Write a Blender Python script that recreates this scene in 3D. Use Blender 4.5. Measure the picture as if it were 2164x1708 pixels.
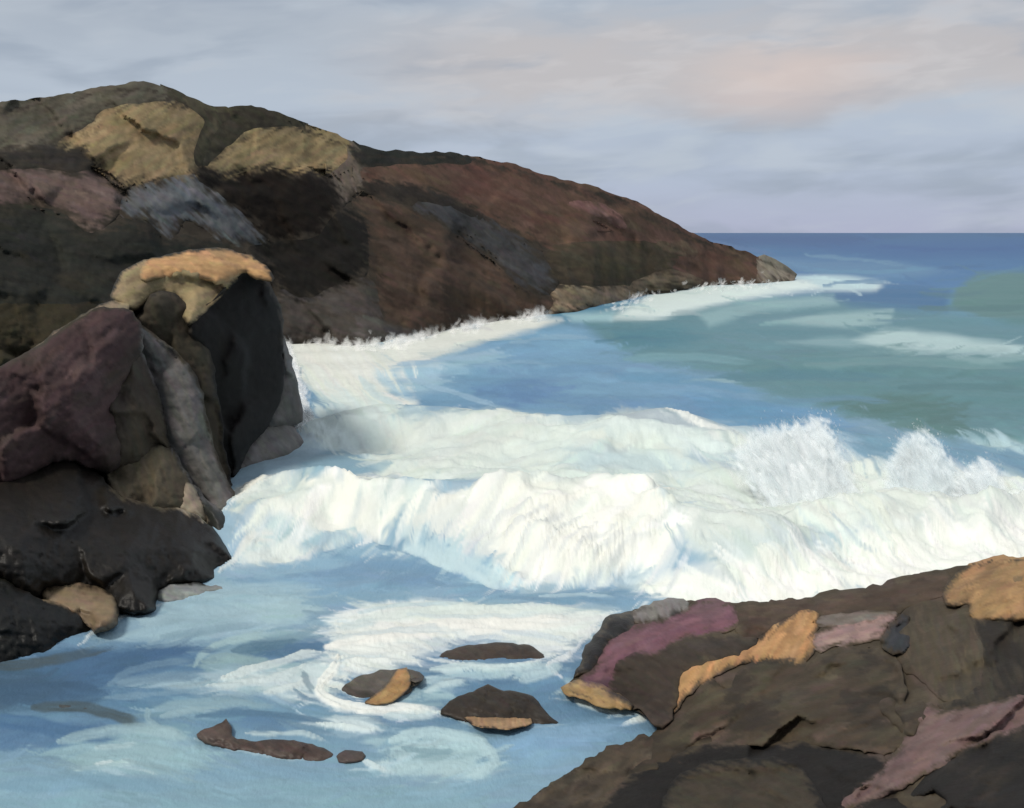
import bpy, math
import numpy as np

# ------------------------------------------------------------------ camera, sky, sun
for o in list(bpy.data.objects):
    bpy.data.objects.remove(o)
scene = bpy.context.scene
COL = scene.collection
W, HH = 2164.0, 1708.0          # working picture units
F = 2320.0                      # focal length in those units
EYE = 10.0                      # eye height above the sea, metres
HOR = 492.0                     # horizon row
CX = W / 2

cam_d = bpy.data.cameras.new('camera')
cam = bpy.data.objects.new('camera', cam_d)
COL.objects.link(cam)
cam.location = (0, 0, EYE)
cam.rotation_euler = (math.radians(90), 0, 0)
cam_d.sensor_fit = 'HORIZONTAL'
cam_d.sensor_width = 36.0
cam_d.lens = 36.0 * F / W
cam_d.shift_y = -(HH / 2 - HOR) / W
cam_d.clip_start = 0.1
cam_d.clip_end = 120000
scene.camera = cam

SUN_EL, SUN_AZ = math.radians(52), math.radians(-138)     # azimuth measured from +Y (the view) towards +X
world = bpy.data.worlds.new('World')
scene.world = world
world.use_nodes = True
nt = world.node_tree
nt.nodes.clear()


def nd(tree, typ, **kw):
    n = tree.nodes.new(typ)
    for k, v in kw.items():
        setattr(n, k, v)
    return n


def lin(c):
    c = np.asarray(c, float) / 255.0
    return np.where(c <= 0.04045, c / 12.92, ((c + 0.055) / 1.055) ** 2.4)


def build_world():
    L = nt.links.new
    out = nd(nt, 'ShaderNodeOutputWorld')
    bg = nd(nt, 'ShaderNodeBackground')
    STR = 0.1
    bg.inputs['Strength'].default_value = STR
    L(bg.outputs[0], out.inputs[0])
    sky = nd(nt, 'ShaderNodeTexSky', sky_type='NISHITA', sun_disc=False)
    sky.sun_elevation = SUN_EL
    sky.sun_rotation = SUN_AZ
    sky.air_density = 1.0
    sky.dust_density = 2.0
    geo = nd(nt, 'ShaderNodeTexCoord')
    sep = nd(nt, 'ShaderNodeSeparateXYZ')
    L(geo.outputs['Generated'], sep.inputs[0])

    def m(op, a, b=None, c=None):
        n = nd(nt, 'ShaderNodeMath', operation=op)
        for i, v in enumerate((a, b, c)):
            if v is None:
                continue
            if isinstance(v, (int, float)):
                n.inputs[i].default_value = v
            else:
                L(v, n.inputs[i])
        return n.outputs[0]
    az = m('ARCTAN2', sep.outputs['X'], sep.outputs['Y'])
    el = m('ARCSINE', sep.outputs['Z'])
    # cloud sheet seen in perspective: noise over azimuth and elevation, stretched sideways
    cmb = nd(nt, 'ShaderNodeCombineXYZ')
    L(m('MULTIPLY', az, 2.2), cmb.inputs[0])
    L(m('MULTIPLY', m('ADD', el, m('MULTIPLY', az, -0.06)), 8.5), cmb.inputs[1])

    def noise(scale, detail, off, rough=0.55, dist=0.6):
        n = nd(nt, 'ShaderNodeTexNoise')
        n.inputs['Scale'].default_value = scale
        n.inputs['Detail'].default_value = detail
        n.inputs['Roughness'].default_value = rough
        n.inputs['Distortion'].default_value = dist
        a = nd(nt, 'ShaderNodeVectorMath', operation='ADD')
        L(cmb.outputs[0], a.inputs[0])
        a.inputs[1].default_value = off
        L(a.outputs[0], n.inputs['Vector'])
        return n.outputs['Fac']
    n1 = noise(1.6, 4, (3.1, 0.4, 0), .5, .3)
    n2 = noise(3.2, 4, (9.2, 4.4, 2), .5, .3)
    n3 = noise(5.5, 5, (1.2, 7.4, 5), .5, .4)

    # vertical ramp of the overcast
    r = nd(nt, 'ShaderNodeValToRGB')
    L(m('MULTIPLY', el, 1 / (math.pi / 2)), r.inputs[0])
    cr = r.color_ramp
    stops = [(0.0, (178, 183, 206)), (0.03, (178, 189, 209)), (0.075, (181, 192, 206)),
             (0.115, (178, 187, 198)), (0.18, (176, 184, 196)), (0.4, (190, 195, 203)), (1.0, (204, 206, 210))]
    while len(cr.elements) < len(stops):
        cr.elements.new(0.5)
    for e, (p, c) in zip(cr.elements, stops):
        e.position = p
        e.color = (*lin(c), 1)

    def mix(fac, a, b):
        n = nd(nt, 'ShaderNodeMix', data_type='RGBA')
        if isinstance(fac, (int, float)):
            n.inputs[0].default_value = fac
        else:
            L(fac, n.inputs[0])
        for i, v in ((6, a), (7, b)):
            if isinstance(v, tuple):
                n.inputs[i].default_value = (*lin(v), 1)
            else:
                L(v, n.inputs[i])
        return n.outputs[2]

    def smooth(v, a, b):
        n = nd(nt, 'ShaderNodeMapRange', interpolation_type='SMOOTHSTEP')
        L(v, n.inputs[0])
        n.inputs[1].default_value = a
        n.inputs[2].default_value = b
        return n.outputs[0]
    warp = m('MULTIPLY', m('SUBTRACT', n2, 0.5), 0.09)
    elw = m('ADD', el, warp)
    # warm bank of cloud low over the sea, to the right of the hill
    band = m('MULTIPLY', smooth(elw, 0.085, 0.13), smooth(elw, 0.215, 0.15))
    side = smooth(m('ADD', az, m('MULTIPLY', warp, 1.5)), -0.22, 0.0)
    warm = m('MULTIPLY', m('MULTIPLY', band, side), smooth(n1, 0.1, 0.4))
    c = r.outputs[0]
    c = mix(m('MULTIPLY', smooth(n1, 0.48, 0.75), 0.5), c, (158, 169, 184))
    c = mix(m('MULTIPLY', warm, 0.62), c, (201, 190, 184))
    c = mix(m('MULTIPLY', m('MULTIPLY', warm, smooth(n3, 0.45, 0.65)), 0.7), c, (214, 203, 198))
    c = mix(m('MULTIPLY', m('MULTIPLY', band, smooth(n3, 0.5, 0.75)), 0.35), c, (172, 172, 180))
    c = mix(m('MULTIPLY', smooth(n3, 0.42, 0.72), 0.45), c, (194, 203, 212))
    c = mix(m('MULTIPLY', smooth(n2, 0.46, 0.7), 0.6), c, (150, 162, 178))
    gl = m('SQRT', m('ADD', m('POWER', m('MULTIPLY', m('SUBTRACT', m('ADD', az, m('MULTIPLY', n2, .1)), .29), 1.0), 2.0), m('POWER', m('MULTIPLY', m('SUBTRACT', elw, .135), 3.2), 2.0)))
    c = mix(m('MULTIPLY', smooth(gl, .13, 0.0), 0.55), c, (224, 203, 193))
    sc = nd(nt, 'ShaderNodeVectorMath', operation='SCALE')
    L(c, sc.inputs[0])
    sc.inputs['Scale'].default_value = SKY_GAIN / STR
    mx = nd(nt, 'ShaderNodeMix', data_type='RGBA')
    mx.inputs[0].default_value = 0.93
    L(sky.outputs[0], mx.inputs[6])
    L(sc.outputs[0], mx.inputs[7])
    L(mx.outputs[2], bg.inputs[0])


SKY_GAIN = 0.94


def dull(c, k):
    c = lin(c)
    g = (c * np.array([0.3, 0.55, 0.15])).sum()
    return c + (g - c) * k


build_world()
sun_d = bpy.data.lights.new('sun', 'SUN')
sun = bpy.data.objects.new('sun', sun_d)
COL.objects.link(sun)
sun_d.energy = 2.3
sun_d.angle = math.radians(12)
sun_d.color = (1.0, 0.94, 0.85)
from mathutils import Vector
sdir = Vector((math.sin(SUN_AZ) * math.cos(SUN_EL), math.cos(SUN_AZ) * math.cos(SUN_EL), math.sin(SUN_EL)))
sun.rotation_euler = sdir.to_track_quat('Z', 'Y').to_euler()
sun.location = sdir * 200
vs = scene.view_settings
scene.display_settings.display_device = 'sRGB'
vs.view_transform = 'Standard'
vs.look = 'None'
vs.exposure = 0.12
vs.gamma = 1.0
vs.use_curve_mapping = False
scene.render.engine = 'CYCLES'
scene.cycles.max_bounces = 8
scene.cycles.transparent_max_bounces = 48

ROCK_GAIN = 1.18      # light that reaches a rock face, in picture terms, per unit albedo
SEA_GAIN = 1.12

# ------------------------------------------------------------------ noise and grids


def _hash(ix, iy, seed):
    h = (ix.astype(np.int64) * 374761393 + iy.astype(np.int64) * 668265263 + seed * 974634777) & 0xFFFFFFFF
    h = ((h ^ (h >> 13)) * 1274126177) & 0xFFFFFFFF
    h = h ^ (h >> 16)
    return (h & 0xFFFFFF) / float(0xFFFFFF)


def vnoise(x, y, seed=0):
    x = np.asarray(x, float)
    y = np.asarray(y, float)
    ix = np.floor(x)
    iy = np.floor(y)
    fx = x - ix
    fy = y - iy
    fx = fx * fx * fx * (fx * (fx * 6 - 15) + 10)
    fy = fy * fy * fy * (fy * (fy * 6 - 15) + 10)
    a = _hash(ix, iy, seed)
    b = _hash(ix + 1, iy, seed)
    c = _hash(ix, iy + 1, seed)
    d = _hash(ix + 1, iy + 1, seed)
    return (a * (1 - fx) + b * fx) * (1 - fy) + (c * (1 - fx) + d * fx) * fy * 1.0


def fbm(x, y, seed=0, oct=4, gain=0.5):
    s = 0
    a = 1.0
    t = 0
    for k in range(oct):
        s = s + a * (vnoise(x * 2 ** k + 17.3 * k, y * 2 ** k - 9.1 * k, seed + k) - 0.5) * 2
        t += a
        a *= gain
    return s / t


def sstep(x, a, b):
    t = np.clip((x - a) / (b - a), 0, 1)
    return t * t * (3 - 2 * t)


def chaikin(P, n=1):
    P = np.asarray(P, float)
    for _ in range(n):
        Q = np.roll(P, -1, 0)
        R = np.empty((2 * len(P), 2))
        R[0::2] = 0.78 * P + 0.22 * Q
        R[1::2] = 0.22 * P + 0.78 * Q
        P = R
    return P


def subdivide(P, step):
    out = []
    n = len(P)
    for i in range(n):
        a, b = P[i], P[(i + 1) % n]
        k = max(1, int(np.hypot(*(b - a)) / step))
        for j in range(k):
            out.append(a + (b - a) * j / k)
    return np.array(out)


def sdf(px, py, P):
    """signed distance to polygon, positive inside, and the closest boundary point"""
    shp = px.shape
    x = px.ravel()
    y = py.ravel()
    best = np.full(x.shape, 1e18)
    bx = np.zeros_like(x)
    by = np.zeros_like(x)
    inside = np.zeros(x.shape, bool)
    n = len(P)
    for i in range(n):
        ax, ay = P[i]
        cx, cy = P[(i + 1) % n]
        dx, dy = cx - ax, cy - ay
        L2 = dx * dx + dy * dy + 1e-12
        t = np.clip(((x - ax) * dx + (y - ay) * dy) / L2, 0, 1)
        qx = ax + t * dx
        qy = ay + t * dy
        d = (x - qx) ** 2 + (y - qy) ** 2
        m = d < best
        best[m] = d[m]
        bx[m] = qx[m]
        by[m] = qy[m]
        if dy != 0:
            c = ((ay > y) != (cy > y)) & (x < (cx - ax) * (y - ay) / dy + ax)
            inside ^= c
    s = np.sqrt(best)
    s[~inside] *= -1
    return s.reshape(shp), bx.reshape(shp), by.reshape(shp)


def to_world(px, py, d):
    return np.stack([(px - CX) / F * d, d, EYE - (py - HOR) / F * d], -1)


def strokes(rng, col, hgt, u, v, n, length, width, angle, jitter, opacity=0.85, src=None, mask=None, amp=0.0, darkbias=0.0):
    """lay n brush-shaped streaks of local colour over a regular grid (rows v, columns u)"""
    ny, nx = col.shape[:2]
    su = u[1] - u[0]
    sv = v[1] - v[0]
    src = col.copy() if src is None else src
    for k in range(n):
        i = rng.integers(0, ny)
        j = rng.integers(0, nx)
        if mask is not None and not mask[i, j]:
            continue
        ang = angle(u[j], v[i]) if callable(angle) else angle
        ang += rng.normal(0, 0.12)
        L = length * rng.uniform(0.5, 1.5)
        Wd = width * rng.uniform(0.5, 1.5)
        ca, sa = math.cos(ang), math.sin(ang)
        ex = abs(ca) * L + abs(sa) * Wd
        ey = abs(sa) * L + abs(ca) * Wd
        i0, i1 = max(0, int(i - ey / sv)), min(ny, int(i + ey / sv) + 2)
        j0, j1 = max(0, int(j - ex / su)), min(nx, int(j + ex / su) + 2)
        if i1 - i0 < 1 or j1 - j0 < 1:
            continue
        du = (u[j0:j1] - u[j])[None, :]
        dv = (v[i0:i1] - v[i])[:, None]
        bend = rng.normal(0, 0.18) / L
        a = du * ca + dv * sa
        b = (-du * sa + dv * ca) + bend * a * a
        a = a / L
        b = b / Wd
        br = vnoise(b * 4 + 31.7 * k, a * 1.3, 5)
        al = np.clip((1 - np.abs(b)) * 2.5, 0, 1) * np.clip((1 - np.abs(a) + (br - 0.5) * 0.7) * 3, 0, 1)
        al = al * (0.55 + 0.45 * br) * opacity
        c = src[i, j] * (1 + rng.normal(darkbias, jitter)) * (1 + rng.normal(0, jitter * 0.3, 3))
        col[i0:i1, j0:j1] = col[i0:i1, j0:j1] * (1 - al[..., None]) + c * al[..., None]
        if hgt is not None and amp:
            hgt[i0:i1, j0:j1] = hgt[i0:i1, j0:j1] * (1 - 0.6 * al) + al * amp * (br - 0.35)
    return col


# ------------------------------------------------------------------ materials


def base_mat(name, rough, bump, scale, spec=0.3, vary=0.25, stretch=(1, 1, 1)):
    m = bpy.data.materials.new(name)
    m.use_nodes = True
    t = m.node_tree
    t.nodes.clear()
    L = t.links.new
    out = nd(t, 'ShaderNodeOutputMaterial')
    p = nd(t, 'ShaderNodeBsdfPrincipled')
    L(p.outputs[0], out.inputs[0])
    at = nd(t, 'ShaderNodeAttribute', attribute_name='tint')
    tc = nd(t, 'ShaderNodeTexCoord')
    mp = nd(t, 'ShaderNodeMapping')
    mp.inputs['Scale'].default_value = stretch
    L(tc.outputs['Object'], mp.inputs[0])
    n = nd(t, 'ShaderNodeTexNoise')
    n.inputs['Scale'].default_value = scale
    n.inputs['Detail'].default_value = 7
    n.inputs['Roughness'].default_value = 0.62
    L(mp.outputs[0], n.inputs['Vector'])
    mr = nd(t, 'ShaderNodeMapRange')
    L(n.outputs['Fac'], mr.inputs[0])
    mr.inputs[1].default_value = 0.25
    mr.inputs[2].default_value = 0.75
    mr.inputs[3].default_value = 1 - vary
    mr.inputs[4].default_value = 1 + vary
    sc = nd(t, 'ShaderNodeVectorMath', operation='SCALE')
    L(at.outputs['Color'], sc.inputs[0])
    L(mr.outputs[0], sc.inputs['Scale'])
    L(sc.outputs[0], p.inputs['Base Color'])
    p.inputs['Roughness'].default_value = rough
    p.inputs['Specular IOR Level'].default_value = spec
    b = nd(t, 'ShaderNodeBump')
    b.inputs['Strength'].default_value = bump[0]
    b.inputs['Distance'].default_value = bump[1]
    n2 = nd(t, 'ShaderNodeTexNoise')
    n2.inputs['Scale'].default_value = scale * 2.3
    n2.inputs['Detail'].default_value = 8
    n2.inputs['Roughness'].default_value = 0.65
    L(mp.outputs[0], n2.inputs['Vector'])
    L(n2.outputs['Fac'], b.inputs['Height'])
    L(b.outputs[0], p.inputs['Normal'])
    return m


M_ROCK = base_mat('weathered_rock', 0.85, (0.3, 0.06), 2.2, 0.25, 0.22)
M_WET = base_mat('wet_rock', 0.5, (0.3, 0.06), 2.6, 0.25, 0.22)
M_HILL = base_mat('hillside', 0.95, (0.3, 0.2), 0.55, 0.1, 0.22)
M_SEA = base_mat('sea_water', 0.4, (0.6, 0.07), 1.6, 0.06, 0.05, (1, 0.5, 1))
M_SEA_ = None


def foam_mat():
    m = bpy.data.materials.new('sea_spray')
    m.use_nodes = True
    t = m.node_tree
    t.nodes.clear()
    L = t.links.new
    out = nd(t, 'ShaderNodeOutputMaterial')
    at = nd(t, 'ShaderNodeAttribute', attribute_name='tint')
    d = nd(t, 'ShaderNodeBsdfDiffuse')
    tl = nd(t, 'ShaderNodeBsdfTranslucent')
    L(at.outputs['Color'], d.inputs[0])
    L(at.outputs['Color'], tl.inputs[0])
    ms = nd(t, 'ShaderNodeMixShader')
    ms.inputs[0].default_value = 0.1
    L(d.outputs[0], ms.inputs[1])
    L(tl.outputs[0], ms.inputs[2])
    tr = nd(t, 'ShaderNodeBsdfTransparent')
    m2 = nd(t, 'ShaderNodeMixShader')
    al = nd(t, 'ShaderNodeAttribute', attribute_name='cover')
    L(al.outputs['Fac'], m2.inputs[0])
    L(tr.outputs[0], m2.inputs[1])
    L(ms.outputs[0], m2.inputs[2])
    L(m2.outputs[0], out.inputs[0])
    return m


M_SPRAY = foam_mat()

# ------------------------------------------------------------------ objects


def make_mesh(name, V, faces4, tint, mat, parent=None, origin=None, cover=None, smooth=True, tris=None):
    me = bpy.data.meshes.new(name)
    V = np.asarray(V, np.float64)
    o = bpy.data.objects.new(name, me)
    COL.objects.link(o)
    if parent is not None:
        o.parent = parent
        porg = np.array(parent.get('_org', (0, 0, 0)))
    if origin is None:
        origin = np.array([(V[:, 0].min() + V[:, 0].max()) / 2, (V[:, 1].min() + V[:, 1].max()) / 2, V[:, 2].min()])
    origin = np.asarray(origin, float)
    o.location = origin - (porg if parent is not None else 0)
    V = V - origin
    nq = len(faces4)
    me.vertices.add(len(V))
    me.vertices.foreach_set('co', V.astype(np.float32).ravel())
    me.loops.add(4 * nq)
    me.loops.foreach_set('vertex_index', np.asarray(faces4, np.int32).ravel())
    me.polygons.add(nq)
    me.polygons.foreach_set('loop_start', np.arange(0, 4 * nq, 4, dtype=np.int32))
    me.polygons.foreach_set('use_smooth', np.full(nq, smooth))
    me.update(calc_edges=True)
    me.validate()
    a = me.attributes.new('tint', 'FLOAT_COLOR', 'POINT')
    c = np.ones((len(V), 4), np.float32)
    c[:, :3] = tint
    a.data.foreach_set('color', c.ravel())
    if cover is not None:
        a = me.attributes.new('cover', 'FLOAT', 'POINT')
        a.data.foreach_set('value', np.asarray(cover, np.float32))
    me.materials.append(mat)
    return o


def tag(o, label=None, cat=None, group=None, kind=None):
    if label:
        o['label'] = label
    if cat:
        o['category'] = cat
    if group:
        o['group'] = group
    if kind:
        o['kind'] = kind
    return o


def empty(name, px, py, d):
    o = bpy.data.objects.new(name, None)
    COL.objects.link(o)
    p = to_world(np.array(px), np.array(py), np.array(d))
    p[2] = max(p[2], -0.3)
    o.location = p
    o['_org'] = list(p)
    return o


def plane_field(ctrl):
    """inverse depth as a plane (or a linear RBF when many points are given)"""
    c = np.asarray(ctrl, float)
    x, y, w = c[:, 0], c[:, 1], 1 / c[:, 2]
    if len(c) < 3:
        k = w.mean()
        return lambda px, py: np.full(np.shape(px), 1 / k)
    if len(c) <= 5:
        A = np.stack([np.ones_like(x), x, y], 1)
        s, *_ = np.linalg.lstsq(A, w, rcond=None)
        return lambda px, py: 1 / np.clip(s[0] + s[1] * px + s[2] * py, 1 / 400, 1 / 5)
    n = len(c)
    r = np.hypot(x[:, None] - x[None], y[:, None] - y[None])
    A = np.zeros((n + 3, n + 3))
    A[:n, :n] = -r
    A[:n, n] = 1
    A[:n, n + 1] = x
    A[:n, n + 2] = y
    A[n:, :n] = A[:n, n:].T
    s = np.linalg.solve(A, np.concatenate([w, [0, 0, 0]]))

    def f(px, py):
        px = np.asarray(px, float)
        py = np.asarray(py, float)
        v = s[n] + s[n + 1] * px + s[n + 2] * py
        for i in range(n):
            v = v - s[i] * np.hypot(px - x[i], py - y[i])
        return 1 / np.clip(v, 1 / 400, 1 / 5)
    return f


SEED = [10]


LAY_U = np.arange(-320, 2440, 4.0)
LAY_V = np.arange(160, 1960, 4.0)
LAYER = np.full((len(LAY_V), len(LAY_U), 3), np.nan)     # tone of the rock already standing behind a new piece


def rock(name, poly, field, color, mat=None, parent=None, s=4.0, bulge=0.5, thick=1.5, round_w=35.0, facet=0.15, fsize=60.0,
         rough=5.0, relief=0.06, angle=0.5, jitter=0.16, colors=(), slen=22, swid=5, nst=None, wl=1.0, soft=0.0, step=None, sink=0.0, fseed=None, white=False, gain=None, blend=0.0):
    """one solid body of rock: an outline at its distance, a broken front, and a back behind it"""
    SEED[0] += 1
    seed = SEED[0]
    rng = np.random.default_rng(seed)
    if not callable(field):
        field = plane_field(field)
    P = chaikin(poly, 1)
    if wl:                                     # feet run on below the water
        d = field(P[:, 0], P[:, 1])
        z = EYE - (P[:, 1] - HOR) / F * d
        low = z < 0.30
        P[low, 1] += wl * 0.36 / d[low] * F
    P = subdivide(P, 9.0)
    nx_ = np.roll(P, -1, 0) - np.roll(P, 1, 0)
    nx_ /= np.hypot(nx_[:, 0], nx_[:, 1])[:, None] + 1e-9
    N = np.stack([nx_[:, 1], -nx_[:, 0]], 1)
    if blend > 0:                              # keep the plain-toned part the size it has
        ar = np.sum(P[:, 0] * np.roll(P[:, 1], -1) - np.roll(P[:, 0], -1) * P[:, 1])
        P = P + N * (blend * .38 * (1 if ar > 0 else -1))
    P = P + N * (rough * (1.1 * fbm(P[:, 0] / 26, P[:, 1] / 26, seed, 3, 0.7) + 0.5 * fbm(P[:, 0] / 7, P[:, 1] / 7, seed + 3, 2, 0.7)))[:, None]
    u = np.arange(math.floor(P[:, 0].min() / s - 2) * s, P[:, 0].max() + 2 * s, s)
    v = np.arange(math.floor(P[:, 1].min() / s - 2) * s, P[:, 1].max() + 2 * s, s)
    U, Vv = np.meshgrid(u, v)
    sd, bx, by = sdf(U, Vv, P)
    ins = sd > 0
    cell = ins[:-1, :-1] | ins[1:, :-1] | ins[:-1, 1:] | ins[1:, 1:]
    used = np.zeros_like(ins)
    used[:-1, :-1] |= cell
    used[1:, :-1] |= cell
    used[:-1, 1:] |= cell
    used[1:, 1:] |= cell
    snap = used & ~ins
    X = np.where(snap, bx, U)
    Y = np.where(snap, by, Vv)
    d0 = field(X, Y)
    sdp = np.maximum(sd, 0)
    w = max(6.0, sd.max())
    t = np.clip(sdp / w, 0, 1)
    dome = 1 - (1 - t) ** 2
    te = np.clip(sdp / min(round_w * 0.35, w), 0, 1)
    edge = np.sqrt(np.clip(1 - (1 - te) ** 2, 0, 1))
    if step is None:
        step = 0.3 * bulge
    prof = edge
    # broken facets: cells of a warped Voronoi pattern, each its own small plane
    k = max(3, int((u[-1] - u[0]) * (v[-1] - v[0]) / fsize ** 2))
    k = min(k, 60)
    if fseed is None:
        fs = seed
        sx = rng.uniform(u[0], u[-1], k)
        sy = rng.uniform(v[0], v[-1], k)
    else:                                      # pieces of one hillside share its joints
        fs = fseed
        ja = .62 if fseed == 777 else -.45
        cj, sj = math.cos(ja), math.sin(ja)
        cor = np.array([[a, b] for a in (u[0], u[-1]) for b in (v[0], v[-1])])
        q1, q2 = cor[:, 0] * cj + cor[:, 1] * sj, -cor[:, 0] * sj + cor[:, 1] * cj
        f1, f2 = fsize * 1.7, fsize * .8
        cx_, cy_ = np.meshgrid(np.arange(math.floor(q1.min() / f1) - 1, q1.max() / f1 + 2), np.arange(math.floor(q2.min() / f2) - 1, q2.max() / f2 + 2))
        r1 = ((cx_ + _hash(cx_, cy_, fs)) * f1).ravel()
        r2_ = ((cy_ + _hash(cx_, cy_, fs + 1)) * f2).ravel()
        sx, sy = r1 * cj - r2_ * sj, r1 * sj + r2_ * cj
        near_ = (sx > u[0] - 2 * f1) & (sx < u[-1] + 2 * f1) & (sy > v[0] - 2 * f1) & (sy < v[-1] + 2 * f1)
        sx, sy = sx[near_], sy[near_]
        k = len(sx)
    qx, qy = np.round(sx * 3), np.round(sy * 3)
    gx = (_hash(qx, qy, fs + 2) - .5) * 3.4
    gy = (_hash(qx, qy, fs + 3) - .5) * 3.4
    of = (_hash(qx, qy, fs + 4) - .5) * 1.1
    wx = X + 14 * fbm(X / 40, Y / 40, fs + 50, 3)
    wy = Y + 14 * fbm(X / 40, Y / 40, fs + 60, 3)
    num = np.zeros_like(X)
    den = np.zeros_like(X)
    dmin = np.full(X.shape, 1e9)
    D = []
    for i in range(k):
        if fseed is None:
            q = np.hypot(wx - sx[i], (wy - sy[i]) * 0.8)
        else:
            q = np.hypot(((wx - sx[i]) * cj + (wy - sy[i]) * sj) * .6, -(wx - sx[i]) * sj + (wy - sy[i]) * cj)
        D.append(q)
        dmin = np.minimum(dmin, q)
    for i in range(k):
        wgt = np.exp(-np.minimum((D[i] - dmin) / (fsize * 0.035), 60))
        num += wgt * (of[i] + (gx[i] * (X - sx[i]) + gy[i] * (Y - sy[i])) / fsize)
        den += wgt
    fac = np.clip(num / den, -1.6, 1.6)
    ramp = np.clip(sdp / 10.0, 0, 1) if fseed is None else 1.0
    H = facet * fac * ramp + relief * (fbm(X / 14, Y / 14, fs + 7, 4, 0.6) - 0.35 * np.abs(fbm(X / 30, Y / 24, fs + 8, 3, 0.6))) * ramp * (fsize / 40)
    H = H - (0 if white else relief * 1.2) * np.exp(-(fbm(X / 75, Y / 42, fs + 31, 4) / .03) ** 2) * np.clip(sdp / 10.0, 0, 1)
    # colour of the stone: the given hue, mineral and lichen patches, streaks
    base = np.empty(X.shape + (3,))
    gain = gain or (ROCK_GAIN * .92 if mat is M_HILL else ROCK_GAIN * .94)
    base[:] = dull(color, 0 if white else .16) / gain
    mott = fbm(X / 55, Y / 38, seed + 11, 4)
    for (c2, lo, hi, amt) in colors:
        mm = sstep(fbm(X / 60, Y / 42, seed + int(17 + hi * 10 + c2[0]), 4), lo, hi) * amt
        base = base * (1 - mm[..., None]) + dull(c2, .16) / gain * mm[..., None]
    if not white:
        lm = base.mean(-1, keepdims=True)
        base = base * np.clip((lm / .13) ** .5, .45, 1.05)
    base *= (1 + (0.05 if white else 0.2) * mott)[..., None]
    hg = np.zeros(X.shape)
    area = float(ins.sum()) * s * s
    n = int(area / (slen * swid) * 1.6 * (ins.size / max(1, ins.sum()))) if nst is None else nst
    strokes(rng, base, hg, u, v, min(n, 1600), slen, swid, angle, jitter, 0.8, mask=ins, amp=1.0)
    H = H + hg * relief * (0.6 if fseed is None else 0.15) * ramp
    gi = np.clip(np.round((Vv - LAY_V[0]) / 4).astype(int), 0, len(LAY_V) - 1)
    gj = np.clip(np.round((U - LAY_U[0]) / 4).astype(int), 0, len(LAY_U) - 1)
    if blend > 0:
        under = LAYER[gi, gj]
        ok = ~np.isnan(under[..., 0])
        ca, sa = math.cos(angle), math.sin(angle)
        al_, ac_ = (U * ca + Vv * sa) / 26, (-U * sa + Vv * ca) / 5
        e = sstep(sdp + blend * .9 * fbm(al_, ac_, seed + 70, 3, .6), 0, blend) 
        e = np.where(ok, e, 1.0)[..., None]
        base = base * e + np.nan_to_num(under) * (1 - e)
    if not white:
        LAYER[gi[ins], gj[ins]] = base[ins]
    front = d0 + sink - step * prof - bulge * dome - H
    back = d0 + thick * prof
    if not white:                              # stone kept wet by the swash is darker
        zz = EYE - (Y - HOR) / F * front
        wet = sstep(zz, .55, .12) if d0.mean() < 60 else 0 * zz
        base = base * (1 - .38 * wet * (.75 + .5 * fbm(X / 20, Y / 9, seed + 80, 2)))[..., None]
    idx = -np.ones(X.shape, int)
    ni = int(used.sum())
    idx[used] = np.arange(ni)
    bidx = idx.copy()
    nb = int((ins).sum())
    bidx[ins] = ni + np.arange(nb)
    VF = to_world(X, Y, front)[used]
    VB = to_world(X, Y, back)[ins]
    ci, cj = np.nonzero(cell)
    q = np.stack([idx[ci, cj], idx[ci + 1, cj], idx[ci + 1, cj + 1], idx[ci, cj + 1]], 1)
    qb = np.stack([bidx[ci, cj], bidx[ci, cj + 1], bidx[ci + 1, cj + 1], bidx[ci + 1, cj]], 1)
    tint = np.concatenate([base[used], base[ins]])
    cover = None
    if white:
        cv = np.clip(sdp / soft + 0.9 * fbm(X / 10, Y / 18, seed + 21, 3, 0.6) * np.clip(1.2 - sdp / soft, 0, 1) - .12, 0, 1)
        cover = np.concatenate([cv[used], 0 * cv[ins]])
    return make_mesh(name, np.concatenate([VF, VB]), np.concatenate([q, qb]), tint, mat or M_ROCK, parent, cover=cover)


# ------------------------------------------------------------------ the sea
def interp(px, tab):
    tab = np.asarray(tab, float)
    return [np.interp(px, tab[:, 0], tab[:, k]) for k in range(1, tab.shape[1])]


CREST_B = [(-400, 1200, 0.0), (420, 1160, 0.0), (480, 1060, 0.8), (560, 1008, 1.5), (700, 992, 1.8), (880, 1015, 1.9), (1000, 1015, 2.0), (1100, 1008, 2.2),
           (1380, 1008, 2.2), (1440, 1060, 1.7), (1600, 1080, 1.5), (1750, 1050, 1.7), (1900, 1025, 1.9), (2164, 1030, 1.9), (2500, 1060, 1.6), (3000, 1100, 0.8)]
BASE_B = [(-400, 1225), (420, 1175), (520, 1190), (700, 1158), (800, 1152), (900, 1180), (1000, 1222), (1100, 1248), (1320, 1228), (1450, 1280), (1600, 1300), (3000, 1310)]
CREST_A = [(-400, 900, 0), (560, 905, 0.2), (660, 890, 0.6), (800, 856, 1.0), (1040, 862, 1.5), (1200, 882, 1.5), (1330, 875, 1.7), (1410, 862, 1.9), (1540, 905, 1.4), (1700, 905, 1.4),
           (1900, 930, 1.3), (2164, 985, 1.0), (3000, 1000, 0.6)]


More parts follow.
